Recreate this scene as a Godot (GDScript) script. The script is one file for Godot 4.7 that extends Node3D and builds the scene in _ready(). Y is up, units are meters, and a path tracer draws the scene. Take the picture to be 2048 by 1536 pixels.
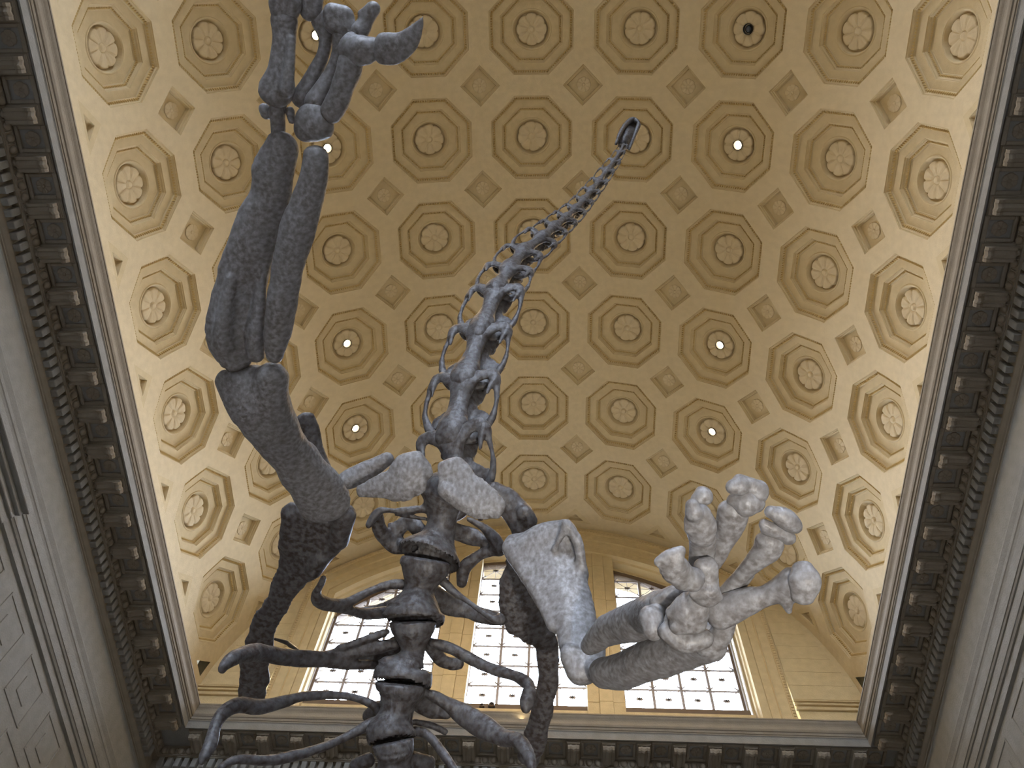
extends Node3D
# A rearing sauropod skeleton under a coffered barrel vault, seen from the floor of the hall. Metres, y up.

# ---- camera (position, axes and focal length in pixels of the 2048 x 1536 frame)
const EYE := Vector3(0.802, 1.6, 0.0)
const FOCAL := 1732.5
var cam_basis := Basis(Vector3(0.998633, 0.049993, -0.015232), Vector3(-0.006721, 0.411878, 0.911214), Vector3(0.051828, -0.909867, 0.411651))

# ---- vault
const VAULT_R := 9.28
const SPRING_Y := 18.98
const STEP := 0.3237            # angle between coffer columns
const ROW_Z := -0.973           # row 0 of the coffers
const ROW := 3.0
const WALL_X := 9.36
const FAR_Z := -17.70
const BACK_Z := 15.75
const CROWN_FAR := -16.03

var M := {}
var rng := RandomNumberGenerator.new()
var rough_noise := FastNoiseLite.new()


func _ready() -> void:
	rng.seed = 7
	var cam := Camera3D.new()
	cam.name = "camera"
	cam.transform = Transform3D(cam_basis.orthonormalized(), EYE)
	cam.fov = 47.814
	cam.near = 0.05
	cam.far = 200.0
	add_child(cam)
	cam.current = true

	var env := Environment.new()
	var sky_mat := ProceduralSkyMaterial.new()
	sky_mat.sky_top_color = Color(0.84, 0.90, 1.0)
	sky_mat.sky_horizon_color = Color(0.93, 0.955, 1.0)
	sky_mat.ground_horizon_color = Color(0.62, 0.63, 0.66)
	sky_mat.ground_bottom_color = Color(0.40, 0.40, 0.42)
	sky_mat.sky_energy_multiplier = 4.6
	sky_mat.ground_energy_multiplier = 1.8
	var sky := Sky.new()
	sky.sky_material = sky_mat
	env.background_mode = Environment.BG_SKY
	env.sky = sky
	env.tonemap_mode = Environment.TONE_MAPPER_LINEAR
	env.tonemap_exposure = 1.0
	env.sdfgi_enabled = true
	env.ssao_enabled = true
	env.ssil_enabled = true
	var we := WorldEnvironment.new()
	we.name = "world_environment"
	we.environment = env
	add_child(we)

	make_materials()
	make_cove_lamps()
	make_added_spots()
	make_shell()
	make_vault()
	make_cornices()
	make_lunette("wall_far", FAR_Z, 1.0, true)
	make_lunette("wall_back", BACK_Z, -1.0, false)
	make_lamps()
	make_ledge_spots()
	make_skeleton()


# ======================================================================= materials
func noise_tex(freq: float, seed_: int, ramp: Array, size := 512, octaves := 5) -> NoiseTexture2D:
	var n := FastNoiseLite.new()
	n.noise_type = FastNoiseLite.TYPE_SIMPLEX
	n.frequency = freq
	n.seed = seed_
	n.fractal_octaves = octaves
	var t := NoiseTexture2D.new()
	t.noise = n
	t.width = size
	t.height = size
	t.seamless = true
	if ramp:
		var g := Gradient.new()
		var off := PackedFloat32Array()
		var col := PackedColorArray()
		for r in ramp:
			off.append(r[0])
			col.append(r[1])
		g.offsets = off
		g.colors = col
		t.color_ramp = g
	return t


func normal_tex(freq: float, seed_: int, strength: float) -> NoiseTexture2D:
	var t := noise_tex(freq, seed_, [])
	t.as_normal_map = true
	t.bump_strength = strength
	return t


func mat(called: String, tint: Color, rough: float, tex: Texture2D = null, nrm: Texture2D = null, scale := 1.0, depth := 1.0) -> StandardMaterial3D:
	var m := StandardMaterial3D.new()
	m.resource_name = called
	m.albedo_color = tint
	m.roughness = rough
	m.cull_mode = BaseMaterial3D.CULL_DISABLED
	if tex or nrm:
		m.uv1_triplanar = true
		m.uv1_world_triplanar = true
		m.uv1_scale = Vector3.ONE * scale
	if tex:
		m.albedo_texture = tex
	if nrm:
		m.normal_enabled = true
		m.normal_texture = nrm
		m.normal_scale = depth
	M[called] = m
	return m


func make_materials() -> void:
	var soft := noise_tex(0.012, 3, [[0.0, Color(0.93, 0.93, 0.93)], [1.0, Color(1, 1, 1)]])
	var bone_spots := noise_tex(0.014, 11, [[0.22, Color(0.69, 0.665, 0.645)], [0.42, Color(0.82, 0.80, 0.79)], [0.58, Color(0.88, 0.88, 0.88)], [0.78, Color(1, 1, 1)]], 1024, 8)
	var bone_dark := noise_tex(0.014, 19, [[0.22, Color(0.56, 0.46, 0.41)], [0.42, Color(0.72, 0.69, 0.68)], [0.6, Color(0.88, 0.90, 0.93)], [0.8, Color(1.0, 0.98, 0.96)]], 1024, 8)
	var pits := normal_tex(0.05, 23, 4.0)
	var grain := normal_tex(0.08, 29, 3.0)
	mat("plaster", Color(0.79, 0.735, 0.61), 0.85, soft, grain, 0.5, 0.25)
	mat("coffer_plaster", Color(0.765, 0.705, 0.565), 0.85, soft, grain, 0.5, 0.25)
	mat("gilded_plaster", Color(0.76, 0.67, 0.46), 0.7, soft, grain, 0.5, 0.25)
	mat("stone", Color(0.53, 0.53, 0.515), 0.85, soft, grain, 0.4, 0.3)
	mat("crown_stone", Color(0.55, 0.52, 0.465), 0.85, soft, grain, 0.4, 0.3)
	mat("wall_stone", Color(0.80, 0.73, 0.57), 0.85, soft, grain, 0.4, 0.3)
	mat("frame_brown", Color(0.42, 0.36, 0.30), 0.6, soft, null, 0.5)
	mat("frame_light", Color(0.72, 0.72, 0.72), 0.4)
	mat("muntin", Color(0.62, 0.60, 0.60), 0.6)
	mat("bone_grey", Color(0.56, 0.56, 0.565), 0.48, bone_spots, pits, 2.0, 0.4)
	mat("bone_brown", Color(0.385, 0.38, 0.38), 0.5, bone_dark, pits, 1.4, 0.5)
	mat("black_metal", Color(0.10, 0.10, 0.11), 0.5)
	mat("steel", Color(0.35, 0.34, 0.33), 0.45).metallic = 0.8
	mat("floor_stone", Color(0.70, 0.69, 0.67), 0.6, soft, null, 0.3)
	var glass := mat("glass", Color(0.96, 0.98, 1.0, 0.06), 0.05)
	glass.transparency = BaseMaterial3D.TRANSPARENCY_ALPHA
	var bulb := mat("bulb", Color(1, 0.97, 0.9), 0.4)
	bulb.emission_enabled = true
	bulb.emission = Color(1.0, 0.90, 0.74)
	bulb.emission_energy_multiplier = 14.0
	var dead := mat("bulb_off", Color(0.30, 0.33, 0.38), 0.12)
	dead.metallic = 0.6
	var tube := mat("tube", Color(1, 0.95, 0.85), 0.5)
	tube.emission_enabled = true
	tube.emission = Color(1.0, 0.78, 0.48)
	tube.emission_energy_multiplier = 3.0
	rough_noise.noise_type = FastNoiseLite.TYPE_SIMPLEX
	rough_noise.frequency = 1.0
	rough_noise.fractal_octaves = 3
	rough_noise.seed = 5


# ======================================================================= nodes
func put(called: String, mesh: Mesh, m: Material, parent: Node = self) -> MeshInstance3D:
	var o := MeshInstance3D.new()
	o.name = called
	o.mesh = mesh
	o.material_override = m
	parent.add_child(o, true)
	return o


func base(called: String, at := Vector3.ZERO, parent: Node = self) -> Node3D:
	var o := Node3D.new()
	o.name = called
	o.position = at
	parent.add_child(o, true)
	return o


func tag(o: Node, label: String, category: String, group := "") -> void:
	o.set_meta("label", label)
	o.set_meta("category", category)
	if group:
		o.set_meta("group", group)


func structure(o: Node) -> Node:
	o.set_meta("kind", "structure")
	return o


# ======================================================================= mesh helpers
func begin() -> SurfaceTool:
	var st := SurfaceTool.new()
	st.begin(Mesh.PRIMITIVE_TRIANGLES)
	st.set_smooth_group(-1)
	return st


func done(st: SurfaceTool) -> ArrayMesh:
	st.generate_normals()
	return st.commit()


func quad(st: SurfaceTool, a: Vector3, b: Vector3, c: Vector3, d: Vector3) -> void:
	for p in [a, b, c, a, c, d]:
		st.add_vertex(p)


func tri(st: SurfaceTool, a: Vector3, b: Vector3, c: Vector3) -> void:
	st.add_vertex(a)
	st.add_vertex(b)
	st.add_vertex(c)


func box(st: SurfaceTool, lo: Vector3, hi: Vector3, bevel := 0.0) -> void:
	var t := Transform3D(Basis(), (lo + hi) / 2.0)
	obox(st, t, (hi - lo).abs(), bevel)


func obox(st: SurfaceTool, t: Transform3D, size: Vector3, bevel := 0.0) -> void:
	var h := size / 2.0
	var g: float = minf(bevel, minf(h.x, minf(h.y, h.z)) * 0.9)
	# six faces inset by the bevel, twelve chamfers, eight corners
	for ax in 3:
		var u := (ax + 1) % 3
		var v := (ax + 2) % 3
		for s in [-1.0, 1.0]:
			var q := []
			for k in [[-1, -1], [1, -1], [1, 1], [-1, 1]]:
				var p := Vector3.ZERO
				p[ax] = s * h[ax]
				p[u] = k[0] * (h[u] - g)
				p[v] = k[1] * (h[v] - g)
				q.append(t * p)
			if s > 0:
				quad(st, q[3], q[2], q[1], q[0])
			else:
				quad(st, q[0], q[1], q[2], q[3])
	if g <= 0.0:
		return
	for ax in 3:
		var u := (ax + 1) % 3
		var v := (ax + 2) % 3
		for k in [[-1, -1], [1, -1], [1, 1], [-1, 1]]:
			var q := []
			for e in [[-1, 0], [1, 0], [1, 1], [-1, 1]]:
				var p := Vector3.ZERO
				p[ax] = e[0] * (h[ax] - g)
				p[u] = k[0] * (h[u] - (g if e[1] == 0 else 0.0))
				p[v] = k[1] * (h[v] - (0.0 if e[1] == 0 else g))
				q.append(t * p)
			if k[0] * k[1] > 0:
				quad(st, q[0], q[1], q[2], q[3])
			else:
				quad(st, q[3], q[2], q[1], q[0])
	for sx in [-1, 1]:
		for sy in [-1, 1]:
			for sz in [-1, 1]:
				var a := t * Vector3(sx * h.x, sy * (h.y - g), sz * (h.z - g))
				var b := t * Vector3(sx * (h.x - g), sy * h.y, sz * (h.z - g))
				var c := t * Vector3(sx * (h.x - g), sy * (h.y - g), sz * h.z)
				if sx * sy * sz > 0:
					tri(st, a, c, b)
				else:
					tri(st, a, b, c)


func box_mesh(size: Vector3, bevel := 0.0) -> ArrayMesh:
	var st := begin()
	obox(st, Transform3D(), size, bevel)
	return done(st)


func bar(st: SurfaceTool, a: Vector3, b: Vector3, w: float, d: float, out := Vector3(0, 0, 1)) -> void:
	var y := (b - a).normalized()
	var x := y.cross(out).normalized()
	var z := x.cross(y)
	obox(st, Transform3D(Basis(x, y, z), (a + b) / 2.0), Vector3(w, a.distance_to(b), d))


func lathe(profile: Array, sides := 16) -> ArrayMesh:   # profile of [radius, y]
	var st := SurfaceTool.new()
	st.begin(Mesh.PRIMITIVE_TRIANGLES)
	st.set_smooth_group(-1)
	for k in sides:
		var a := TAU * k / sides
		var b := TAU * (k + 1) / sides
		for n in profile.size() - 1:
			var p: Array = profile[n]
			var q: Array = profile[n + 1]
			quad(st, Vector3(cos(a) * p[0], p[1], sin(a) * p[0]), Vector3(cos(b) * p[0], p[1], sin(b) * p[0]), Vector3(cos(b) * q[0], q[1], sin(b) * q[0]), Vector3(cos(a) * q[0], q[1], sin(a) * q[0]))
	return done(st)


# ======================================================================= lamps and shell
func area_light(called: String, at: Vector3, towards: Vector3, size: Vector2, tint: Color, energy: float, parent: Node = self) -> AreaLight3D:
	var l := AreaLight3D.new()
	l.name = called
	l.area_size = size
	l.light_color = tint
	l.light_energy = energy
	l.shadow_enabled = true
	l.area_range = 60.0
	l.area_attenuation = 2.0
	parent.add_child(l, true)
	var z := -towards.normalized()
	var x := Vector3(0, 0, 1) if absf(z.z) < 0.9 else Vector3(1, 0, 0)
	if absf(z.dot(Vector3(0, 0, 1))) > 0.7:
		x = Vector3(1, 0, 0)
	var y := z.cross(x).normalized()
	x = y.cross(z).normalized()
	l.transform = Transform3D(Basis(x, y, z), at)
	return l


func make_cove_lamps() -> void:
	# warm lamp tubes lying on top of the cornice, out of sight from the floor
	var mid := (CROWN_FAR + BACK_Z - 1.5) / 2.0
	var length := BACK_Z - 1.5 - CROWN_FAR - 4.0
	for s in [-1.0, 1.0]:
		var t := base("cove_lamp", Vector3(s * 8.24, 17.72, mid))
		tag(t, "warm lamp tube hidden on top of the %s cornice" % ("left" if s < 0 else "right"), "lamp", "")
		put("tube", box_mesh(Vector3(0.08, 0.06, length), 0.02), M.tube, t)
		put("lamp_base", box_mesh(Vector3(0.16, 0.05, length), 0.01), M.black_metal, t).position.y = -0.06
		area_light("cove_light", Vector3(s * 8.24, 17.77, mid), Vector3(-s * 2.6, 1, 0), Vector2(length, 0.10), Color(1.0, 0.89, 0.70), 37.0)
	for e in [[CROWN_FAR - 0.5, -1.0], [BACK_Z - 1.1, 1.0]]:
		var t := base("cove_lamp", Vector3(0, 17.72, e[0]))
		tag(t, "warm lamp tube hidden on the cornice under the %s windows" % ("far" if e[1] < 0 else "rear"), "lamp", "")
		put("tube", box_mesh(Vector3(12.5, 0.06, 0.08), 0.02), M.tube, t)
		put("lamp_base", box_mesh(Vector3(12.5, 0.05, 0.16), 0.01), M.black_metal, t).position.y = -0.06
		area_light("cove_light", Vector3(0, 17.77, e[0]), Vector3(0, 1, -e[1] * 0.8), Vector2(12.5, 0.10), Color(1.0, 0.89, 0.68), 7.5)


func make_added_spots() -> void:
	# added unseen floor spots: one replaces a camera flash, one fills the chest
	for q in [[Vector3(1.75, 0, 0.15), Vector3(1.38, 4.10, -1.90), 20.0, "right of the viewer, aimed at the outstretched hand", 20.0], [Vector3(-1.3, 0, 0.6), Vector3(0.65, 5.5, -2.4), 3.0, "left of the viewer, aimed at the chest", 15.0]]:
		var o := base("added_floor_spotlight", q[0])
		tag(o, "added black fill spotlight on a low stand " + q[3], "spotlight")
		var head: Vector3 = q[0] + Vector3(0, 0.42, 0)
		var aim: Vector3 = (q[1] - head).normalized()
		put("stand", lathe([[0.0, 0.0], [0.16, 0.0], [0.16, 0.03], [0.03, 0.05], [0.02, 0.30], [0.0, 0.30]], 16), M.black_metal, o)
		var y := aim
		var x := y.cross(Vector3(0, 0, 1)).normalized()
		var turn := Transform3D(Basis(x, y, x.cross(y)), Vector3(0, 0.42, 0))
		put("can", lathe([[0.0, -0.16], [0.08, -0.14], [0.10, -0.05], [0.12, 0.05], [0.11, 0.05], [0.10, 0.0]], 18), M.black_metal, o).transform = turn
		put("lens", lathe([[0.10, 0.0], [0.07, 0.015], [0.0, 0.02]], 18), M.bulb, o).transform = turn
		var l := SpotLight3D.new()
		l.name = "spot_light"
		l.spot_angle = q[4]
		l.spot_range = 60.0
		l.spot_attenuation = 2.0
		l.spot_angle_attenuation = 1.0
		l.light_color = Color(1.0, 0.97, 0.93)
		l.light_energy = q[2]
		l.light_size = 0.09
		l.shadow_enabled = true
		o.add_child(l, true)
		l.transform = Transform3D(Basis(x, x.cross(y), -y) if false else Basis.looking_at(aim, Vector3(0, 0, 1)), Vector3(0, 0.42, 0) + aim * 0.06)


func make_shell() -> void:
	var f := begin()
	box(f, Vector3(-11, -0.5, FAR_Z - 1.5), Vector3(11, 0, BACK_Z + 1.5))
	structure(put("floor", done(f), M.floor_stone))
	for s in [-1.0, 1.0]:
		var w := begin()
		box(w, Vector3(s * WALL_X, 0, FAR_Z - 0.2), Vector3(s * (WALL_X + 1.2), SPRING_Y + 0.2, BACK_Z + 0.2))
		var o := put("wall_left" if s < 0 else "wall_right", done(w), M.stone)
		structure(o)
		# sunk panels of the wall under the architrave
		var panel := wall_panel_mesh()
		for k in 5:
			for r in 2:
				var p := put("stone_panel", panel, M.stone, o)
				p.position = Vector3(s * WALL_X, 13.83 - r * 1.15, -10.58 - 1.48 * (k - 1) - r * 0.74)
				p.rotation.y = PI / 2 if s < 0 else -PI / 2
		if s < 0:
			var l := begin()
			for q in [[0.10, 14.30, 14.50], [0.16, 14.50, 14.62], [0.24, 14.62, 14.72], [0.34, 14.72, 14.86]]:
				box(l, Vector3(-WALL_X - 0.02, q[1], -8.55 - q[0] * 0.3), Vector3(-WALL_X + q[0] + 0.10, q[2], -5.6), 0.012)
			put("capital", done(l), M.stone, o)


func wall_panel_mesh() -> ArrayMesh:
	var st := begin()
	# a raised border round a sunk field with a smaller raised tablet in it
	for b in [[-0.49, 0.42, 0.49, 0.47], [-0.49, -0.47, 0.49, -0.42], [-0.49, -0.42, -0.44, 0.42], [0.44, -0.42, 0.49, 0.42]]:
		box(st, Vector3(b[0], b[1], -0.02), Vector3(b[2], b[3], 0.018), 0.006)
	box(st, Vector3(-0.21, -0.20, -0.02), Vector3(0.21, 0.18, 0.018), 0.006)
	return done(st)


# ======================================================================= vault
func bend(s: float, t: float, h: float) -> Vector3:     # arc length, along z, depth into the vault
	var a := s / VAULT_R
	return Vector3(sin(a) * (VAULT_R + h), cos(a) * (VAULT_R + h), t)


func ring_pts(kind: int, r: float, n: int) -> Array:     # points of an octagon (kind 8) or circle (0) of n points
	var out := []
	for k in n:
		var a := TAU * (k + 0.0) / n
		var rr := r
		if kind == 8:
			var q := fposmod(a, PI / 4) - PI / 8
			# octagon with flat sides facing the axes: vertex angles at 22.5 deg
			q = fposmod(a + PI / 8, PI / 4) - PI / 8
			rr = r / cos(q)
		out.append(Vector2(cos(a) * rr, sin(a) * rr))
	return out


func rings(st: SurfaceTool, list: Array, n := 48) -> void:   # list of [kind, radius, depth]
	for k in list.size() - 1:
		var a := ring_pts(list[k][0], list[k][1], n)
		var b := ring_pts(list[k + 1][0], list[k + 1][1], n)
		for i in n:
			var j := (i + 1) % n
			quad(st, bend(a[i].x, a[i].y, list[k][2]), bend(b[i].x, b[i].y, list[k + 1][2]), bend(b[j].x, b[j].y, list[k + 1][2]), bend(a[j].x, a[j].y, list[k][2]))


func rosette_mesh(size: float, petals: int, bud: bool) -> ArrayMesh:
	var st := SurfaceTool.new()
	st.begin(Mesh.PRIMITIVE_TRIANGLES)
	st.set_smooth_group(0)
	var n := petals * 8
	var rad := [0.0, 0.05, 0.10, 0.16, 0.21, 0.24, 0.30, 0.45, 0.62, 0.78, 0.90, 0.97, 1.0]
	var pts := []
	for r: float in rad:
		var row := []
		for k in n:
			var a := TAU * k / n
			var w := absf(cos(a * petals / 2.0))            # 1 in the middle of a petal, 0 between two
			var rr: float = r * (0.90 + 0.10 * sqrt(w)) if r > 0.6 else r
			var h := 0.0
			if r <= 0.24:
				h = 0.13 if r <= 0.10 else 0.10
				if r > 0.20:
					h = 0.02
				if not bud:
					h = -0.08
			else:
				h = 0.06 + 0.06 * sin(clampf((r - 0.2) / 0.8, 0.0, 1.0) * PI * 0.9) * (0.35 + 0.65 * pow(w, 0.45))
				if w < 0.25 and r > 0.4:
					h -= 0.055
				if r > 0.3 and r < 0.8 and w > 0.98:
					h -= 0.02
			if r >= 1.0:
				h = -0.16
			row.append(Vector3(cos(a) * rr * size, -h * size, sin(a) * rr * size))
		pts.append(row)
	for i in rad.size() - 1:
		if not bud and i < 4:
			continue
		for k in n:
			var j := (k + 1) % n
			quad(st, pts[i][k], pts[i + 1][k], pts[i + 1][j], pts[i][j])
	return done(st)


func leaf_band_mesh(apothem: float, depth: float, per_side: int, size: Vector3) -> ArrayMesh:
	# a row of little tongues along each side of an octagon
	var st := begin()
	for side in 8:
		var a := PI / 4 * side
		var out := Vector2(cos(a), sin(a))
		var along := Vector2(-out.y, out.x)
		var half := apothem * tan(PI / 8)
		for k in per_side:
			var u := -half + (k + 0.5) * 2.0 * half / per_side
			var p := out * apothem + along * u
			var c := bend(p.x, p.y, depth)
			var up := Vector3(sin(p.x / VAULT_R), cos(p.x / VAULT_R), 0)
			var tx := Vector3(cos(p.x / VAULT_R), -sin(p.x / VAULT_R), 0)
			var e1 := (tx * out.x + Vector3(0, 0, 1) * out.y)
			var e2 := (tx * along.x + Vector3(0, 0, 1) * along.y)
			# a four sided pointed bead: ridge down towards the room
			var w := e2 * size.x / 2
			var l := e1 * size.y / 2
			var top := c - up * size.z
			tri(st, c - w - l, top - l * 0.3, c + w - l)
			tri(st, c - w - l, c + l, top - l * 0.3)
			tri(st, c + w - l, top - l * 0.3, c + l)
	return done(st)


func make_vault() -> void:
	var c := base("ceiling", Vector3(0, SPRING_Y, 0))
	structure(c)
	# outer shell with thickness
	var sh := begin()
	var n := 48
	for k in n:
		var a := -PI / 2 + PI * k / n
		var b := -PI / 2 + PI * (k + 1) / n
		for r in [VAULT_R + 0.75, VAULT_R + 1.2]:
			quad(sh, Vector3(sin(a) * r, cos(a) * r, FAR_Z - 0.6), Vector3(sin(b) * r, cos(b) * r, FAR_Z - 0.6), Vector3(sin(b) * r, cos(b) * r, BACK_Z + 0.6), Vector3(sin(a) * r, cos(a) * r, BACK_Z + 0.6))
	for s in [-1.0, 1.0]:   # closes the shell at the springing
		box(sh, Vector3(s * (VAULT_R - 0.0), -0.1, FAR_Z - 0.6), Vector3(s * (VAULT_R + 1.25), 0.02, BACK_Z + 0.6))
	put("vault_shell", done(sh), M.stone, c)
	# plain plaster: borders at the springing, at the far arch, and the rear bays out of view
	var pl := begin()
	var near_z := ROW_Z + 1.5 * ROW
	var end_z := ROW_Z - 5.5 * ROW
	var strip := func(a0: float, a1: float, z0: float, z1: float, steps: int) -> void:
		for k in steps:
			var a := lerpf(a0, a1, float(k) / steps)
			var b := lerpf(a0, a1, float(k + 1) / steps)
			quad(pl, Vector3(sin(a) * VAULT_R, cos(a) * VAULT_R, z0), Vector3(sin(b) * VAULT_R, cos(b) * VAULT_R, z0), Vector3(sin(b) * VAULT_R, cos(b) * VAULT_R, z1), Vector3(sin(a) * VAULT_R, cos(a) * VAULT_R, z1))
	strip.call(-PI / 2, -4.5 * STEP, FAR_Z - 0.1, BACK_Z + 0.1, 4)
	strip.call(4.5 * STEP, PI / 2, FAR_Z - 0.1, BACK_Z + 0.1, 4)
	strip.call(-4.5 * STEP, 4.5 * STEP, end_z, FAR_Z - 0.1, 54)
	strip.call(-4.5 * STEP, 4.5 * STEP, near_z, BACK_Z + 0.1, 54)
	put("vault_border", done(pl), M.plaster, c)

	# one bay: web, stepped octagon, leaf bands, rosette
	var half := STEP * VAULT_R / 2.0
	var web := begin()
	var outer := []
	var inner := []
	var per := 6
	var oc := [Vector2(half, -0.92), Vector2(half, 0.92), Vector2(0.92, 1.5), Vector2(-0.92, 1.5), Vector2(-half, 0.92), Vector2(-half, -0.92), Vector2(-0.92, -1.5), Vector2(0.92, -1.5)]
	var ic := []
	for k in 8:
		var a := -PI / 8 + PI / 4 * k
		ic.append(Vector2(cos(a), sin(a)) * 1.21 / cos(PI / 8))
	for k in 8:
		for q in per:
			outer.append((oc[k] as Vector2).lerp(oc[(k + 1) % 8], float(q) / per))
			inner.append((ic[k] as Vector2).lerp(ic[(k + 1) % 8], float(q) / per))
	for k in outer.size():
		var j := (k + 1) % outer.size()
		for q in 3:
			var f0 := q / 3.0
			var f1 := (q + 1) / 3.0
			var p0: Vector2 = outer[k].lerp(inner[k], f0)
			var p1: Vector2 = outer[k].lerp(inner[k], f1)
			var p2: Vector2 = outer[j].lerp(inner[j], f1)
			var p3: Vector2 = outer[j].lerp(inner[j], f0)
			quad(web, bend(p0.x, p0.y, 0), bend(p1.x, p1.y, 0), bend(p2.x, p2.y, 0), bend(p3.x, p3.y, 0))
	var web_mesh := done(web)
	var cof := begin()
	rings(cof, [[8, 1.21, 0.0], [8, 1.20, 0.03], [8, 1.185, 0.03], [8, 1.17, 0.06], [8, 1.13, 0.10], [8, 1.09, 0.125], [8, 1.08, 0.14], [8, 0.885, 0.145], [8, 0.875, 0.175], [8, 0.86, 0.18], [8, 0.845, 0.22], [8, 0.79, 0.265], [8, 0.765, 0.27], [8, 0.755, 0.285], [8, 0.70, 0.29], [0, 0.565, 0.29], [0, 0.545, 0.272], [0, 0.525, 0.272], [0, 0.505, 0.30], [0, 0.48, 0.36], [0, 0.455, 0.43], [0, 0.40, 0.45], [0, 0.02, 0.45]])
	var coffer_mesh := done(cof)
	var leaf := leaf_band_mesh(1.14, 0.09, 14, Vector3(0.062, 0.10, 0.045))
	var leaf2 := leaf_band_mesh(0.815, 0.24, 14, Vector3(0.05, 0.07, 0.03))
	var rose := rosette_mesh(0.445, 8, true)
	var rose_open := rosette_mesh(0.445, 8, false)
	for j in range(-1, 6):
		for i in range(-4, 5):
			var o := base("coffer", Vector3(0, 0, ROW_Z - ROW * j), c)
			o.rotation.z = -STEP * i
			var lamp := absi(i) == 2 and j in [0, 1, 3, 4]
			put("flat_border", web_mesh, M.plaster, o)
			put("octagon", coffer_mesh, M.coffer_plaster, o)
			put("leaf_moulding", leaf, M.gilded_plaster, o)
			put("leaf_moulding", leaf2, M.gilded_plaster, o)
			var r := put("rosette", rose_open if lamp else rose, M.plaster, o)
			r.position = Vector3(0, VAULT_R + 0.37, 0)
			r.rotation.y = 0.2 * ((i * 7 + j * 3) % 5)
	# lozenges where four bays meet, and their halves along the edges
	var dia := begin()
	var loz := func(st: SurfaceTool, list: Array) -> void:
		for k in list.size() - 1:
			for side in 4:
				for q in 3:
					var a0 := Vector2.from_angle(side * PI / 2).lerp(Vector2.from_angle((side + 1) * PI / 2), q / 3.0)
					var a1 := Vector2.from_angle(side * PI / 2).lerp(Vector2.from_angle((side + 1) * PI / 2), (q + 1) / 3.0)
					var r0: float = list[k][0]
					var r1: float = list[k + 1][0]
					quad(st, bend(a0.x * r0, a0.y * r0, list[k][1]), bend(a0.x * r1, a0.y * r1, list[k + 1][1]), bend(a1.x * r1, a1.y * r1, list[k + 1][1]), bend(a1.x * r0, a1.y * r0, list[k][1]))
	loz.call(dia, [[0.58, 0.0], [0.57, 0.012], [0.555, 0.045], [0.53, 0.05], [0.515, 0.09], [0.48, 0.10], [0.455, 0.19], [0.0, 0.195]])
	var dia_mesh := done(dia)
	var small_rose := rosette_mesh(0.215, 8, true)
	var half_s := begin()      # triangle beside the springing
	var tr := func(st: SurfaceTool, flip: bool) -> void:
		var base_ := [Vector2(0.0, -0.583), Vector2(0.583, 0.0), Vector2(0.0, 0.583)]
		var mid := Vector2(0.16, 0.0)
		var inn := []
		for p: Vector2 in base_:
			inn.append(mid + (p - mid) * 0.50)
		for k in 3:
			var l := (k + 1) % 3
			for lv in [[base_[k], base_[l], inn[k], inn[l], 0.0, 0.0], [inn[k], inn[l], mid + (inn[k] - mid) * 0.75, mid + (inn[l] - mid) * 0.75, 0.0, 0.12], [mid + (inn[k] - mid) * 0.75, mid + (inn[l] - mid) * 0.75, mid, mid, 0.12, 0.13]]:
				var p: Array = []
				for q in [[lv[0], lv[4]], [lv[2], lv[5]], [lv[3], lv[5]], [lv[1], lv[4]]]:
					var v: Vector2 = q[0]
					if flip:
						v = Vector2(v.y, v.x)
					p.append(bend(v.x, v.y, q[1]))
				quad(st, p[0], p[1], p[2], p[3])
	tr.call(half_s, false)
	var tri_mesh := done(half_s)
	var half_z := begin()
	tr.call(half_z, true)
	var tri_end := done(half_z)
	for j in range(-1, 6):
		for i in range(-5, 5):
			var z := ROW_Z - ROW * (j + 0.5)
			var ang := STEP * (i + 0.5)
			if j == 5:
				if i == -5 or i == 4:
					continue
				var e := base("end_lozenge", Vector3(0, 0, z), c)
				e.rotation.z = -ang
				put("triangle", tri_end, M.coffer_plaster, e)
				continue
			if i == -5 or i == 4:
				var e := base("edge_lozenge", Vector3(0, 0, z), c)
				e.rotation.z = -ang
				if i == 4:
					e.rotation_order = EULER_ORDER_XYZ
					e.transform = Transform3D(Basis(Vector3(0, 0, 1), -ang) * Basis(Vector3(0, 1, 0), PI), Vector3(0, 0, z))
				put("triangle", tri_mesh, M.coffer_plaster, e)
				continue
			var o := base("lozenge", Vector3(0, 0, z), c)
			o.rotation.z = -ang
			put("frame", dia_mesh, M.coffer_plaster, o)
			var r := put("rosette", small_rose, M.plaster, o)
			r.position = Vector3(0, VAULT_R + 0.185, 0)


# ======================================================================= cornice
const CROWN := [[9.34, 17.64], [8.06, 17.62], [8.02, 17.59], [8.02, 17.555], [8.035, 17.55], [8.038, 17.53], [8.05, 17.505], [8.075, 17.47], [8.09, 17.435], [8.092, 17.39], [8.085, 17.345], [8.082, 17.31], [8.09, 17.29], [8.10, 17.265], [8.125, 17.255], [8.13, 17.225], [8.135, 17.20], [8.155, 17.195], [8.155, 17.165], [8.17, 17.155], [8.18, 17.14], [8.18, 16.945], [8.21, 16.945], [8.21, 17.0], [8.84, 17.0]]
const BED := [[8.84, 17.0], [8.84, 16.93], [8.86, 16.92], [8.90, 16.80], [8.90, 16.765], [8.93, 16.765], [8.93, 16.74], [9.07, 16.74], [9.07, 16.45], [9.075, 16.43], [9.10, 16.41], [9.13, 16.385], [9.16, 16.375], [9.16, 16.35], [9.19, 16.345], [9.19, 16.325]]
const FRIEZE := [[9.19, 16.325], [9.205, 16.31], [9.205, 15.52]]
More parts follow.
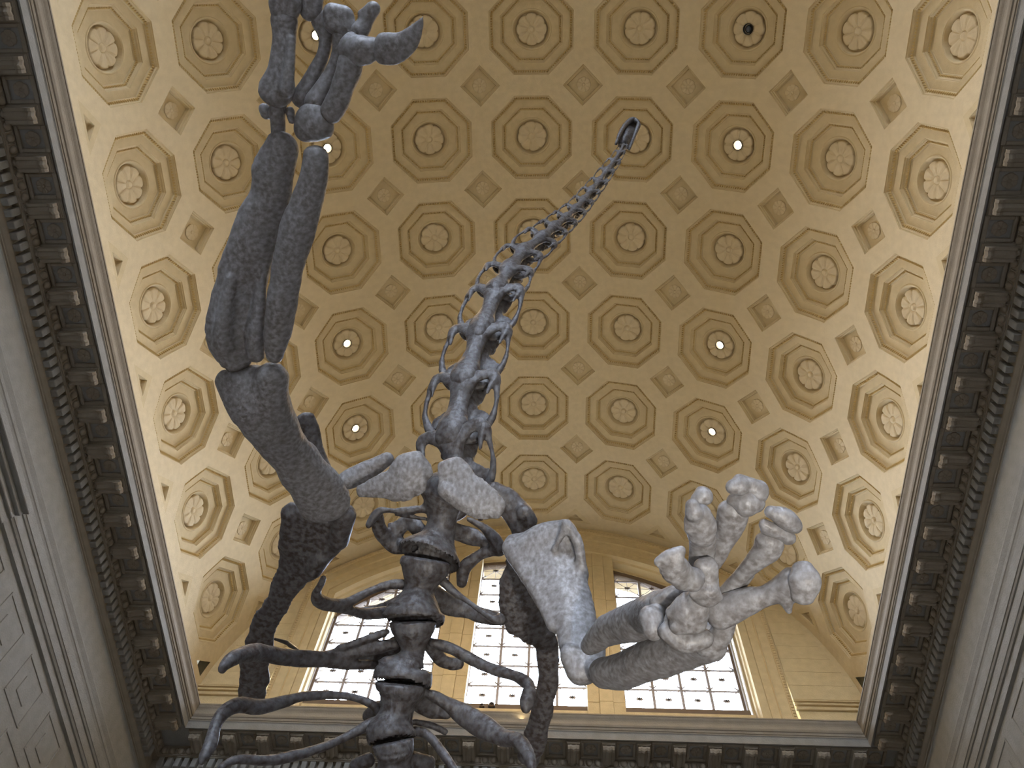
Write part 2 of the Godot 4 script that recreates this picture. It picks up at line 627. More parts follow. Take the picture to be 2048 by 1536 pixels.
const ARCHITRAVE := [[9.205, 15.52], [9.115, 15.515], [9.11, 15.48], [9.125, 15.43], [9.145, 15.37], [9.15, 15.30], [9.165, 15.28], [9.18, 15.23], [9.18, 15.01], [9.195, 15.00], [9.21, 14.96], [9.235, 14.95], [9.235, 14.745], [9.25, 14.735], [9.27, 14.69], [9.30, 14.68], [9.30, 14.51], [9.37, 14.485]]


func run_point(p: Array, s: int, far_end: bool) -> Vector3:
	# s 0 left, 1 right, 2 far, 3 back; the two ends of each run are mitred
	var x: float = p[0]
	var zf := CROWN_FAR - (x - 8.02)
	var zb := BACK_Z - (FAR_Z - zf) * -1.0
	match s:
		0: return Vector3(-x, p[1], zf if far_end else zb)
		1: return Vector3(x, p[1], zf if far_end else zb)
		2: return Vector3(x if far_end else -x, p[1], zf)
	return Vector3(x if far_end else -x, p[1], zb)


func run(profile: Array, s: int) -> ArrayMesh:
	var st := begin()
	for k in profile.size() - 1:
		var a := run_point(profile[k], s, false)
		var b := run_point(profile[k], s, true)
		var c := run_point(profile[k + 1], s, true)
		var d := run_point(profile[k + 1], s, false)
		for q in 4:
			quad(st, a.lerp(b, q / 4.0), a.lerp(b, (q + 1) / 4.0), d.lerp(c, (q + 1) / 4.0), d.lerp(c, q / 4.0))
	return done(st)


func modillion_mesh() -> ArrayMesh:
	# local: x along the run, y up from the soffit, z from the wall towards the room (0 .. 0.60)
	var st := begin()
	var prof := []
	for p in [[0.0, 0.0], [0.0, -0.21], [0.04, -0.225], [0.12, -0.22], [0.22, -0.205], [0.32, -0.195], [0.39, -0.20], [0.42, -0.225], [0.46, -0.24], [0.51, -0.225], [0.54, -0.18], [0.535, -0.125], [0.50, -0.105], [0.50, 0.0]]:
		prof.append(Vector2(p[0], p[1]))
	var w := 0.135
	for k in prof.size() - 1:
		var a: Vector2 = prof[k]
		var b: Vector2 = prof[k + 1]
		# the bracket's belly is a raised leaf between two side rolls
		var cols := [[-w, 0.0], [-w * 0.62, 0.0], [-w * 0.5, 0.018], [0.0, -0.022], [w * 0.5, 0.018], [w * 0.62, 0.0], [w, 0.0]]
		for q in cols.size() - 1:
			var o0: float = cols[q][1] if k > 0 else 0.0
			var o1: float = cols[q + 1][1] if k > 0 else 0.0
			quad(st, Vector3(cols[q][0], a.y + o0, a.x), Vector3(cols[q][0], b.y + o0, b.x), Vector3(cols[q + 1][0], b.y + o1, b.x), Vector3(cols[q + 1][0], a.y + o1, a.x))
	for s in [-w, w]:
		for k in range(1, prof.size() - 1):
			tri(st, Vector3(s, prof[0].y, prof[0].x), Vector3(s, prof[k].y, prof[k].x), Vector3(s, prof[k + 1].y, prof[k + 1].x))
	# cap moulding round the top
	box(st, Vector3(-w - 0.035, -0.075, -0.01), Vector3(w + 0.035, -0.045, 0.565), 0.008)
	box(st, Vector3(-w - 0.02, -0.095, -0.01), Vector3(w + 0.02, -0.075, 0.55), 0.006)
	box(st, Vector3(-w - 0.05, -0.045, -0.01), Vector3(w + 0.05, 0.0, 0.585), 0.008)
	return done(st)


func soffit_mesh() -> ArrayMesh:
	# sunk square frame between two modillions; local x along, z towards the room
	var st := begin()
	var a := 0.235
	for b in [[-a, 0.02, a, 0.09], [-a, 0.52, a, 0.60], [-a, 0.09, -a + 0.07, 0.52], [a - 0.07, 0.09, a, 0.52]]:
		box(st, Vector3(b[0], -0.06, b[1]), Vector3(b[2], 0.005, b[3]), 0.012)
	return done(st)


func egg_mesh() -> ArrayMesh:
	var st := begin()
	var e := lathe([[0.0, -0.085], [0.04, -0.072], [0.068, -0.03], [0.072, 0.01], [0.062, 0.05], [0.03, 0.075], [0.0, 0.08]], 10)
	st.append_from(e, 0, Transform3D(Basis.from_scale(Vector3(1, 1, 0.9)), Vector3.ZERO))
	box(st, Vector3(0.085, -0.08, -0.02), Vector3(0.105, 0.08, 0.02), 0.005)
	return done(st)


func make_cornices() -> void:
	var names := ["trim_1", "trim_2", "trim_3", "trim_4"]
	var mod := modillion_mesh()
	var sof := soffit_mesh()
	var egg := egg_mesh()
	var dent := box_mesh(Vector3(0.135, 0.27, 0.16), 0.012)
	var rose := rosette_mesh(0.14, 6, true)
	for s in 4:
		var o := base(names[s])
		structure(o)
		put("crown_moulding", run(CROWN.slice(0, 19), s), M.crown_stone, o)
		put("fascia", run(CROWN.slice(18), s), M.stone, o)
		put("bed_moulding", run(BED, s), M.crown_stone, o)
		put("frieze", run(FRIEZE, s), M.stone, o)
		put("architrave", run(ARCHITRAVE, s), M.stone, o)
		if s == 3:
			continue
		# frame of the run: origin on the vertical wall plane x = 8.84, x along, z into the room
		var along: Vector3 = [Vector3(0, 0, -1), Vector3(0, 0, 1), Vector3(1, 0, 0)][s]
		var room: Vector3 = [Vector3(1, 0, 0), Vector3(-1, 0, 0), Vector3(0, 0, 1)][s]
		var frame := Basis(Vector3.UP.cross(room), Vector3.UP, room)
		var at := func(p: float, x: float, y: float) -> Vector3:
			if s == 2:
				return Vector3(p, y, CROWN_FAR - (x - 8.02))
			return Vector3(-x if s == 0 else x, y, p)
		var spots := []
		if s == 2:
			for k in range(-10, 10):
				spots.append(0.4175 + 0.835 * k)
		else:
			for k in range(-12, 10):
				spots.append(-9.32 + 0.833 * k * -1.0 - 0.0)
			spots = spots.filter(func(z): return z > -16.45 and z < 1.0)
		for p: float in spots:
			if s == 2 and absf(p) > 8.3:
				continue
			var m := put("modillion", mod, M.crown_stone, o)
			m.transform = Transform3D(frame, at.call(p, 8.84, 17.0))
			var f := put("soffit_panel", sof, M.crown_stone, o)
			f.transform = Transform3D(frame, at.call(p + 0.417, 8.84, 17.0))
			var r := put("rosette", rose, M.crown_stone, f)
			r.position = Vector3(0, -0.012, 0.30)
		var first: float = -8.9 if s == 2 else -16.7
		var last: float = 8.9 if s == 2 else 1.0
		var n := int((last - first) / 0.2085)
		for k in n:
			var p := first + (k + 0.5) * 0.2085
			put("dentil", dent, M.stone, o).transform = Transform3D(frame, at.call(p, 9.01, 16.60))
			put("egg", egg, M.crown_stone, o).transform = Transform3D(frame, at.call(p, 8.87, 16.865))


# ======================================================================= lunette with its three windows
const ARC_Y := 18.30
const HEAD_Y := 18.70           # centre of the window heads


func arch_outline(half_w: float, r: float, y0: float) -> PackedVector2Array:
	# from the bottom left, up the jamb, round the arc, down the right jamb
	var pts := PackedVector2Array()
	var a0 := asin(clampf(half_w / r, -1, 1))
	pts.append(Vector2(-half_w, y0))
	for k in 41:
		var a := lerpf(-a0, a0, k / 40.0)
		pts.append(Vector2(sin(a) * r, ARC_Y + cos(a) * r))
	pts.append(Vector2(half_w, y0))
	return pts


func vault_y(x: float) -> float:
	return SPRING_Y + sqrt(maxf(0.0, VAULT_R * VAULT_R - x * x))


func slab(poly: PackedVector2Array, z0: float, z1: float, st: SurfaceTool) -> void:
	var idx := Geometry2D.triangulate_polygon(poly)
	for k in range(0, idx.size(), 3):
		for z in [z0, z1]:
			tri(st, Vector3(poly[idx[k]].x, poly[idx[k]].y, z), Vector3(poly[idx[k + 1]].x, poly[idx[k + 1]].y, z), Vector3(poly[idx[k + 2]].x, poly[idx[k + 2]].y, z))
	for k in poly.size():
		var a := poly[k]
		var b := poly[(k + 1) % poly.size()]
		quad(st, Vector3(a.x, a.y, z0), Vector3(b.x, b.y, z0), Vector3(b.x, b.y, z1), Vector3(a.x, a.y, z1))


func band(st: SurfaceTool, oa: PackedVector2Array, ob: PackedVector2Array, za: float, zb: float) -> void:
	for k in oa.size() - 1:
		quad(st, Vector3(oa[k].x, oa[k].y, za), Vector3(ob[k].x, ob[k].y, zb), Vector3(ob[k + 1].x, ob[k + 1].y, zb), Vector3(oa[k + 1].x, oa[k + 1].y, za))


func make_lunette(called: String, z: float, s: float, front: bool) -> void:
	# built facing +z at z = 0, then turned for the rear wall
	var o := base(called, Vector3(0, 0, z))
	structure(o)
	if s < 0:
		o.rotation.y = PI
	# lower wall
	var lw := begin()
	if front:
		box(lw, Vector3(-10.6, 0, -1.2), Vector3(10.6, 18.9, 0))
	else:      # unseen tall window added on the entrance side to bring in more daylight
		box(lw, Vector3(-10.6, 0, -1.2), Vector3(10.6, 5.0, 0))
		box(lw, Vector3(-10.6, 5.0, -1.2), Vector3(-3.1, 13.5, 0))
		box(lw, Vector3(3.1, 5.0, -1.2), Vector3(10.6, 13.5, 0))
		box(lw, Vector3(-10.6, 13.5, -1.2), Vector3(10.6, 18.9, 0))
		var tall := base("window_7", Vector3(0, 0, z))
		structure(tall)
		tall.rotation.y = PI
		put("pane", box_mesh(Vector3(6.2, 8.5, 0.02)), M.glass, tall).position = Vector3(0, 9.25, -0.6)
		for k in range(-2, 3):
			put("mullion", box_mesh(Vector3(0.12, 8.5, 0.14), 0.02), M.muntin, tall).position = Vector3(k * 1.3, 9.25, -0.6)
		for k in range(1, 6):
			put("transom_bar", box_mesh(Vector3(6.2, 0.08, 0.10), 0.02), M.muntin, tall).position = Vector3(0, 5.0 + k * 1.42, -0.6)
	put("lower_wall", done(lw), M.stone, o)
	# plain lunette field between the arch band and the vault
	var fld := begin()
	var n := 60
	for k in n:
		var x0 := lerpf(-9.6, 9.6, float(k) / n)
		var x1 := lerpf(-9.6, 9.6, float(k + 1) / n)
		var lo := func(x: float) -> float:
			return 18.9 if absf(x) > 7.25 else maxf(18.9, ARC_Y + sqrt(9.75 * 9.75 - x * x))
		var q := [Vector3(x0, lo.call(x0 + 1e-4), 0), Vector3(x1, lo.call(x1 - 1e-4), 0), Vector3(x1, 29.2, 0), Vector3(x0, 29.2, 0)]
		quad(fld, q[0], q[1], q[2], q[3])
		quad(fld, q[0] + Vector3(0, 0, -1.2), q[1] + Vector3(0, 0, -1.2), q[2] + Vector3(0, 0, -1.2), q[3] + Vector3(0, 0, -1.2))
	put("field", done(fld), M.wall_stone, o)
	# arch band in steps: [half width, radius, z]
	var steps := [[7.25, 9.75, 0.0], [7.25, 9.75, 0.05], [7.22, 9.70, 0.075], [7.17, 9.64, 0.085], [7.13, 9.59, 0.06], [7.13, 9.59, 0.02], [6.88, 9.30, 0.02], [6.86, 9.28, 0.05], [6.84, 9.25, 0.05], [6.82, 9.23, 0.0], [6.60, 8.95, 0.0], [6.59, 8.93, -0.035], [6.57, 8.91, -0.035], [6.56, 8.89, 0.0], [6.35, 8.62, 0.0], [6.34, 8.60, -0.16], [6.29, 8.53, -0.20], [6.28, 8.51, -0.45], [6.25, 8.42, -0.45], [6.25, 8.40, -1.2]]
	var ab := begin()
	for k in steps.size() - 1:
		band(ab, arch_outline(steps[k][0], steps[k][1], 18.9), arch_outline(steps[k + 1][0], steps[k + 1][1], 18.9), steps[k][2], steps[k + 1][2])
	put("arch_band", done(ab), M.wall_stone, o)
	# bead along the band
	if front:
		var be := begin()
		var path := arch_outline(7.18, 9.645, 19.0)
		var walked := 0.0
		for k in path.size() - 1:
			var a := path[k]
			var b := path[k + 1]
			var l := a.distance_to(b)
			var d := (b - a) / l
			while walked < l:
				var p := a + d * walked
				var u := Vector3(d.x, d.y, 0)
				obox(be, Transform3D(Basis(u.cross(Vector3(0, 0, 1)), u, Vector3(0, 0, 1)), Vector3(p.x, p.y, 0.09)), Vector3(0.08, 0.06, 0.05), 0.015)
				walked += 0.105
			walked -= l
		var bm := put("bead", done(be), M.wall_stone, o)
		bm.set_meta("kind", "stuff")
		# joints: courses of the field as thin raised blocks either side
		for side in [-1.0, 1.0]:
			for c in 9:
				var y0 := 19.95 + c * 0.53
				var xa := 7.29
				var xb := sqrt(maxf(0.0, pow(VAULT_R - 0.02, 2) - pow(y0 + 0.53 - SPRING_Y, 2)))
				if xb - xa < 0.15:
					continue
				put("stone_block", box_mesh(Vector3(xb - xa, 0.524, 0.03), 0.004), M.wall_stone, o).position = Vector3(side * (xa + xb) / 2, y0 + 0.265, 0.005)
			for q in [[19.88, 0.045, 0.07], [19.74, 0.05, 0.09], [19.56, 0.05, 0.09]]:
				put("string_course", box_mesh(Vector3(2.0, q[1], q[2]), 0.012), M.wall_stone, o).position = Vector3(side * 8.28, q[0], 0.03)
	# two piers between the windows, in courses of stone
	for side in [-1.0, 1.0]:
		for c in 9:
			var y0 := 18.9 + c * 0.88
			var top := minf(y0 + 0.874, 26.9)
			var b := begin()
			for q in [[-0.515, -0.19, -0.10], [-0.186, 0.186, -0.06], [0.19, 0.515, -0.10]]:
				b = begin()
				box(b, Vector3(q[0], y0, -1.1), Vector3(q[1], top, q[2]), 0.008)
				put("pier_stone", done(b), M.wall_stone, o).position.x = side * 2.22
	# sill beam
	var sb := begin()
	box(sb, Vector3(-6.25, 18.9, -1.15), Vector3(6.25, 19.62, -0.25), 0.02)
	put("sill", done(sb), M.wall_stone, o)
	# windows
	var spans := [[-6.18, -2.84], [-1.69, 1.72], [2.79, 6.02]]
	for w in 3:
		window("window_%d" % (w + 1 if front else w + 4), spans[w][0], spans[w][1], z, s, front)


func window(called: String, x0: float, x1: float, z: float, s: float, front: bool) -> void:
	var o := base(called, Vector3(0, 0, z))
	structure(o)
	if s < 0:
		o.rotation.y = PI
	var zg := -0.55
	var y0 := 19.92
	var r := 7.88
	var clip := arch_outline(6.9, r, y0)
	for k in clip.size():
		if clip[k].y > y0:
			clip[k].y += HEAD_Y - ARC_Y
	var top := func(x: float) -> float:
		return HEAD_Y + sqrt(r * r - x * x)
	# frame: sill rail, jambs, head
	var fr := begin()
	box(fr, Vector3(x0 - 0.16, 19.60, zg - 0.12), Vector3(x1 + 0.16, y0, zg + 0.16), 0.015)
	for q in [[x0 - 0.16, x0], [x1, x1 + 0.16]]:
		box(fr, Vector3(q[0], y0, zg - 0.12), Vector3(q[1], top.call((q[0] + q[1]) / 2.0) + 0.1, zg + 0.10), 0.012)
	for k in 12:
		var a := lerpf(x0 - 0.14, x1 + 0.14, k / 12.0)
		var b := lerpf(x0 - 0.14, x1 + 0.14, (k + 1) / 12.0)
		var pa := Vector2(a, top.call(a))
		var pb := Vector2(b, top.call(b))
		slab(PackedVector2Array([pa, pb, pb + Vector2(0, 0.55), pa + Vector2(0, 0.55)]), zg - 0.12, zg + 0.07, fr)
	put("frame", done(fr), M.frame_brown, o)
	# bright metal stop at the outer jambs
	var ms := begin()
	var jx: float = x0 - 0.10 if x0 < 0 else x1 + 0.10
	box(ms, Vector3(jx - 0.025, y0, zg + 0.08), Vector3(jx + 0.025, top.call(jx) - 0.05, zg + 0.16), 0.008)
	if absf(x0 + x1) < 0.1:
		box(ms, Vector3(-jx - 0.0, y0, zg + 0.08), Vector3(-jx + 0.05, top.call(jx) - 0.05, zg + 0.16), 0.008)
	put("stop_bead", done(ms), M.frame_light, o)
	var nx := 4
	var ny := 8
	var dx := (x1 - x0) / nx
	var dy := 0.83
	if not front:
		var gl := begin()
		var p := Geometry2D.intersect_polygons(clip, PackedVector2Array([Vector2(x0, y0), Vector2(x1, y0), Vector2(x1, 28), Vector2(x0, 28)]))
		if p:
			slab(p[0], zg - 0.01, zg + 0.01, gl)
		put("pane", done(gl), M.glass, o)
	for i in range(1, nx):
		var x := x0 + dx * i
		var m := begin()
		box(m, Vector3(x - 0.042, y0, zg - 0.05), Vector3(x + 0.042, top.call(x) + 0.05, zg + 0.06), 0.012)
		put("mullion", done(m), M.muntin, o)
	for j in range(1, ny + 1):
		var y := y0 + dy * j
		var lim := sqrt(maxf(0.0, r * r - pow(y - HEAD_Y, 2.0)))
		var xa := maxf(x0, -lim)
		var xb := minf(x1, lim)
		if xb - xa < 0.2 or j == ny and y > top.call(0.0):
			continue
		var m := begin()
		box(m, Vector3(xa, y - 0.022, zg - 0.03), Vector3(xb, y + 0.022, zg + 0.03), 0.006)
		for i in nx + 1:      # little stars where the bars cross
			var x := x0 + dx * i
			if x < xa - 0.01 or x > xb + 0.01:
				continue
			for a in 4:
				var d := Vector3(cos(PI / 4 * (2 * a + 1)), sin(PI / 4 * (2 * a + 1)), 0)
				bar(m, Vector3(x, y, zg + 0.05), Vector3(x, y, zg + 0.05) + d * 0.15, 0.035, 0.03)
		put("transom_bar", done(m), M.muntin, o)
	if not front:
		return
	for i in nx:
		for j in ny + 1:
			var lo := Vector2(x0 + dx * i, y0 + dy * j)
			var cell := PackedVector2Array([lo, lo + Vector2(dx, 0), lo + Vector2(dx, dy), lo + Vector2(0, dy)])
			var parts := Geometry2D.intersect_polygons(cell, clip)
			if parts.is_empty():
				continue
			var area := 0.0
			for k in parts[0].size():
				area += parts[0][k].cross(parts[0][(k + 1) % parts[0].size()]) / 2.0
			if absf(area) < 0.03:
				continue
			var g := begin()
			slab(parts[0], zg - 0.008, zg + 0.008, g)
			put("pane", done(g), M.glass, o)
			# grille of thin rods with a boss in the middle
			var mid := lo + Vector2(dx, dy) / 2.0
			if not Geometry2D.is_point_in_polygon(mid, clip):
				continue
			var gr := begin()
			for k in 8:
				var d := Vector2.from_angle(PI / 4 * k)
				var reach := dx / 2.0 if k % 4 == 0 else (dy / 2.0 if k % 2 == 0 else Vector2(dx, dy).length() / 2.0)
				if k % 2:
					d = Vector2(dx * signf(d.x), dy * signf(d.y)).normalized()
				var tip := mid + d * reach
				while not Geometry2D.is_point_in_polygon(tip - d * 0.02, clip) and reach > 0.05:
					reach -= 0.05
					tip = mid + d * reach
				bar(gr, Vector3(mid.x, mid.y, zg + 0.035), Vector3(tip.x, tip.y, zg + 0.035), 0.011, 0.011)
				bar(gr, Vector3(mid.x, mid.y, zg + 0.05), Vector3(mid.x + d.x * 0.10, mid.y + d.y * 0.07, zg + 0.05), 0.035, 0.03)
			put("grille", done(gr), M.muntin, o)


# ======================================================================= lamps in the vault and on the ledge
func make_lamps() -> void:
	var where := {-1: "left", 1: "right"}
	var row_words := {0: "nearest the camera, at the top of the picture", 1: "in the second lit row, near the raised arm or beside it", 3: "in the row beside the middle of the neck", 4: "in the row nearest the far windows"}
	for j in [0, 1, 3, 4]:
		for s in [-1, 1]:
			var ang: float = STEP * 2.0 * s
			var lit: bool = not (j == 0 and s == 1)
			var r := VAULT_R + 0.37
			var o := base("ceiling_lamp")
			o.transform = Transform3D(Basis(Vector3(0, 0, 1), -ang), Vector3(sin(ang) * r, SPRING_Y + cos(ang) * r, ROW_Z - ROW * j))
			var label: String
			if j == 0:
				label = "lit recessed lamp in the coffer behind the raised hand's finger bones" if lit else "dark unlit recessed lamp in a coffer at the top right of the vault"
			elif j == 1:
				label = "lit recessed lamp seen at the wrist of the raised arm" if s < 0 else "lit recessed lamp in a coffer right of the skull"
			elif j == 3:
				label = "lit recessed lamp in the coffer just right of the raised forearm's lower end" if s < 0 else "lit recessed lamp level with the middle of the neck, right of it"
			else:
				label = "lit recessed lamp in the coffer above the raised upper arm and breastbone plate" if s < 0 else "lit recessed lamp in the right coffer above the front hand's fingers"
			tag(o, label, "lamp", "recessed lamps of the vault")
			put("housing", lathe([[0.125, -0.07], [0.14, -0.075], [0.145, -0.05], [0.125, -0.045], [0.12, 0.16], [0.0, 0.18]], 20), M.black_metal, o)
			var ball := SphereMesh.new()
			ball.radius = 0.105
			ball.height = 0.21
			ball.radial_segments = 20
			ball.rings = 10
			put("bulb", ball, M.bulb if lit else M.bulb_off, o).position = Vector3(0, 0.02, 0)
			if lit:
				var l := SpotLight3D.new()
				l.name = "lamp_light"
				l.spot_angle = 60.0
				l.spot_range = 60.0
				l.spot_attenuation = 2.0
				l.light_color = Color(1.0, 0.84, 0.62)
				l.light_energy = 30.0
				l.light_size = 0.09
				l.shadow_enabled = true
				o.add_child(l, true)
				l.position = Vector3(0, 0.0, 0)
				l.rotation.x = -PI / 2


func make_ledge_spots() -> void:
	var rows := [[-1.22, 0.075, "smaller left one of two round spotlights on the window ledge"], [-0.95, 0.10, "larger right one of two round spotlights on the window ledge"]]
	for q in rows:
		var o := base("ledge_spotlight", Vector3(q[0], 19.622, FAR_Z - 0.36))
		tag(o, q[2], "spotlight", "spotlights on the ledge of the middle window")
		var head := SphereMesh.new()
		head.radius = q[1]
		head.height = q[1] * 2.0
		head.radial_segments = 16
		head.rings = 8
		put("head", head, M.black_metal, o).position.y = q[1] + 0.05
		put("foot", lathe([[0.0, 0.0], [0.05, 0.0], [0.05, 0.015], [0.015, 0.03], [0.015, 0.08], [0.0, 0.08]], 10), M.black_metal, o)
		var rim := lathe([[q[1] * 0.55, -0.02], [q[1] * 0.75, -0.02], [q[1] * 0.75, 0.03], [q[1] * 0.55, 0.03]], 16)
		var rr := put("rim", rim, M.frame_brown, o)
		rr.position = Vector3(0, q[1] + 0.05, q[1] * 0.75)
		rr.rotation.x = PI / 2


# ======================================================================= bones
# A bone is grown as a field: tapered elliptical segments melt into one another and the skin of the field is meshed.
func spot(x: float, y: float, d: float) -> Vector3:      # a point d metres in front of the camera, along its axis
	return EYE + cam_basis * Vector3((x - 1024.0) / FOCAL * d, (768.0 - y) / FOCAL * d, -d)


# stations [x, y, depth, half width in pixels, thickness ratio, roundness of an end]; turn rolls the section about the bone
func chain(list: Array, turn := 0.0) -> Array:
	var out := []
	var pts := []
	for s in list:
		var w: float = s[3] * s[2] / FOCAL
		pts.append([spot(s[0], s[1], s[2]), w, w * (s[4] if s.size() > 4 else 1.0)])
	pts = smoothed(pts)
	var blunt0: float = list[0][5] if list[0].size() > 5 else 1.0     # 1 a round end, near 0 a flat one
	var blunt1: float = list[-1][5] if list[-1].size() > 5 else 1.0
	for k in maxi(1, pts.size() - 1):
		var a: Array = pts[k]
		var b: Array = pts[mini(k + 1, pts.size() - 1)]
		var dir: Vector3 = b[0] - a[0]
		var view: Vector3 = ((a[0] + b[0]) / 2.0 - EYE).normalized()
		if dir.length() < 1e-4:
			dir = cam_basis.y
		dir = dir.normalized()
		var v := view - dir * view.dot(dir)
		if v.length() < 0.15:
			v = cam_basis.y - dir * cam_basis.y.dot(dir)
		v = v.normalized()
		var u := dir.cross(v).normalized()
		if turn != 0.0:
			u = u.rotated(dir, turn)
			v = v.rotated(dir, turn)
		out.append([a[0], b[0], u, v, a[1], b[1], a[2], b[2], blunt0 * minf(a[1], a[2]) if k == 0 else elbow(pts, k) * maxf(a[1], a[2]), blunt1 * minf(b[1], b[2]) if k >= pts.size() - 2 else elbow(pts, k + 1) * maxf(b[1], b[2])])
	return out


# a smooth run of sections through the stations
func smoothed(pts: Array) -> Array:
	if pts.size() < 3:
		return pts
	var out := []
	for k in pts.size() - 1:
		var p0: Array = pts[maxi(0, k - 1)]
		var p1: Array = pts[k]
		var p2: Array = pts[k + 1]
		var p3: Array = pts[mini(pts.size() - 1, k + 2)]
		for q in 3:
			var f := q / 3.0
			var at: Vector3 = p1[0].cubic_interpolate(p2[0], p0[0], p3[0], f)
			out.append([at, maxf(0.4 * minf(p1[1], p2[1]), cubic_interpolate(p1[1], p2[1], p0[1], p3[1], f)), maxf(0.4 * minf(p1[2], p2[2]), cubic_interpolate(p1[2], p2[2], p0[2], p3[2], f))])
	out.append(pts[-1])
	return out


# how far a section reaches past a bend, so that the outer side of the bend stays closed
func elbow(pts: Array, k: int) -> float:
	var a: Vector3 = (pts[k][0] - pts[k - 1][0]).normalized()
	var b: Vector3 = (pts[k + 1][0] - pts[k][0]).normalized()
	return clampf(a.cross(b).length() * 0.9, 0.04, 0.75)


# the same for local coordinates: stations [Vector3, half width, half thickness], across = width direction
func rod(list: Array, across := Vector3(1, 0, 0)) -> Array:
	var out := []
	list = smoothed(list.map(func(p): return [p[0], p[1], p[2] if p.size() > 2 else p[1]]))
	for k in list.size() - 1:
		var a: Array = list[k]
		var b: Array = list[k + 1]
		var dir: Vector3 = (b[0] - a[0]).normalized()
		var u := across - dir * across.dot(dir)
		if u.length() < 0.1:
			u = Vector3(0, 0, 1) - dir * dir.z
		u = u.normalized()
		out.append([a[0], b[0], u, dir.cross(u), a[1], b[1], a[2], b[2], minf(a[1], a[2]) if k == 0 else elbow(list, k) * maxf(a[1], a[2]), minf(b[1], b[2]) if k >= list.size() - 2 else elbow(list, k + 1) * maxf(b[1], b[2])])
	return out


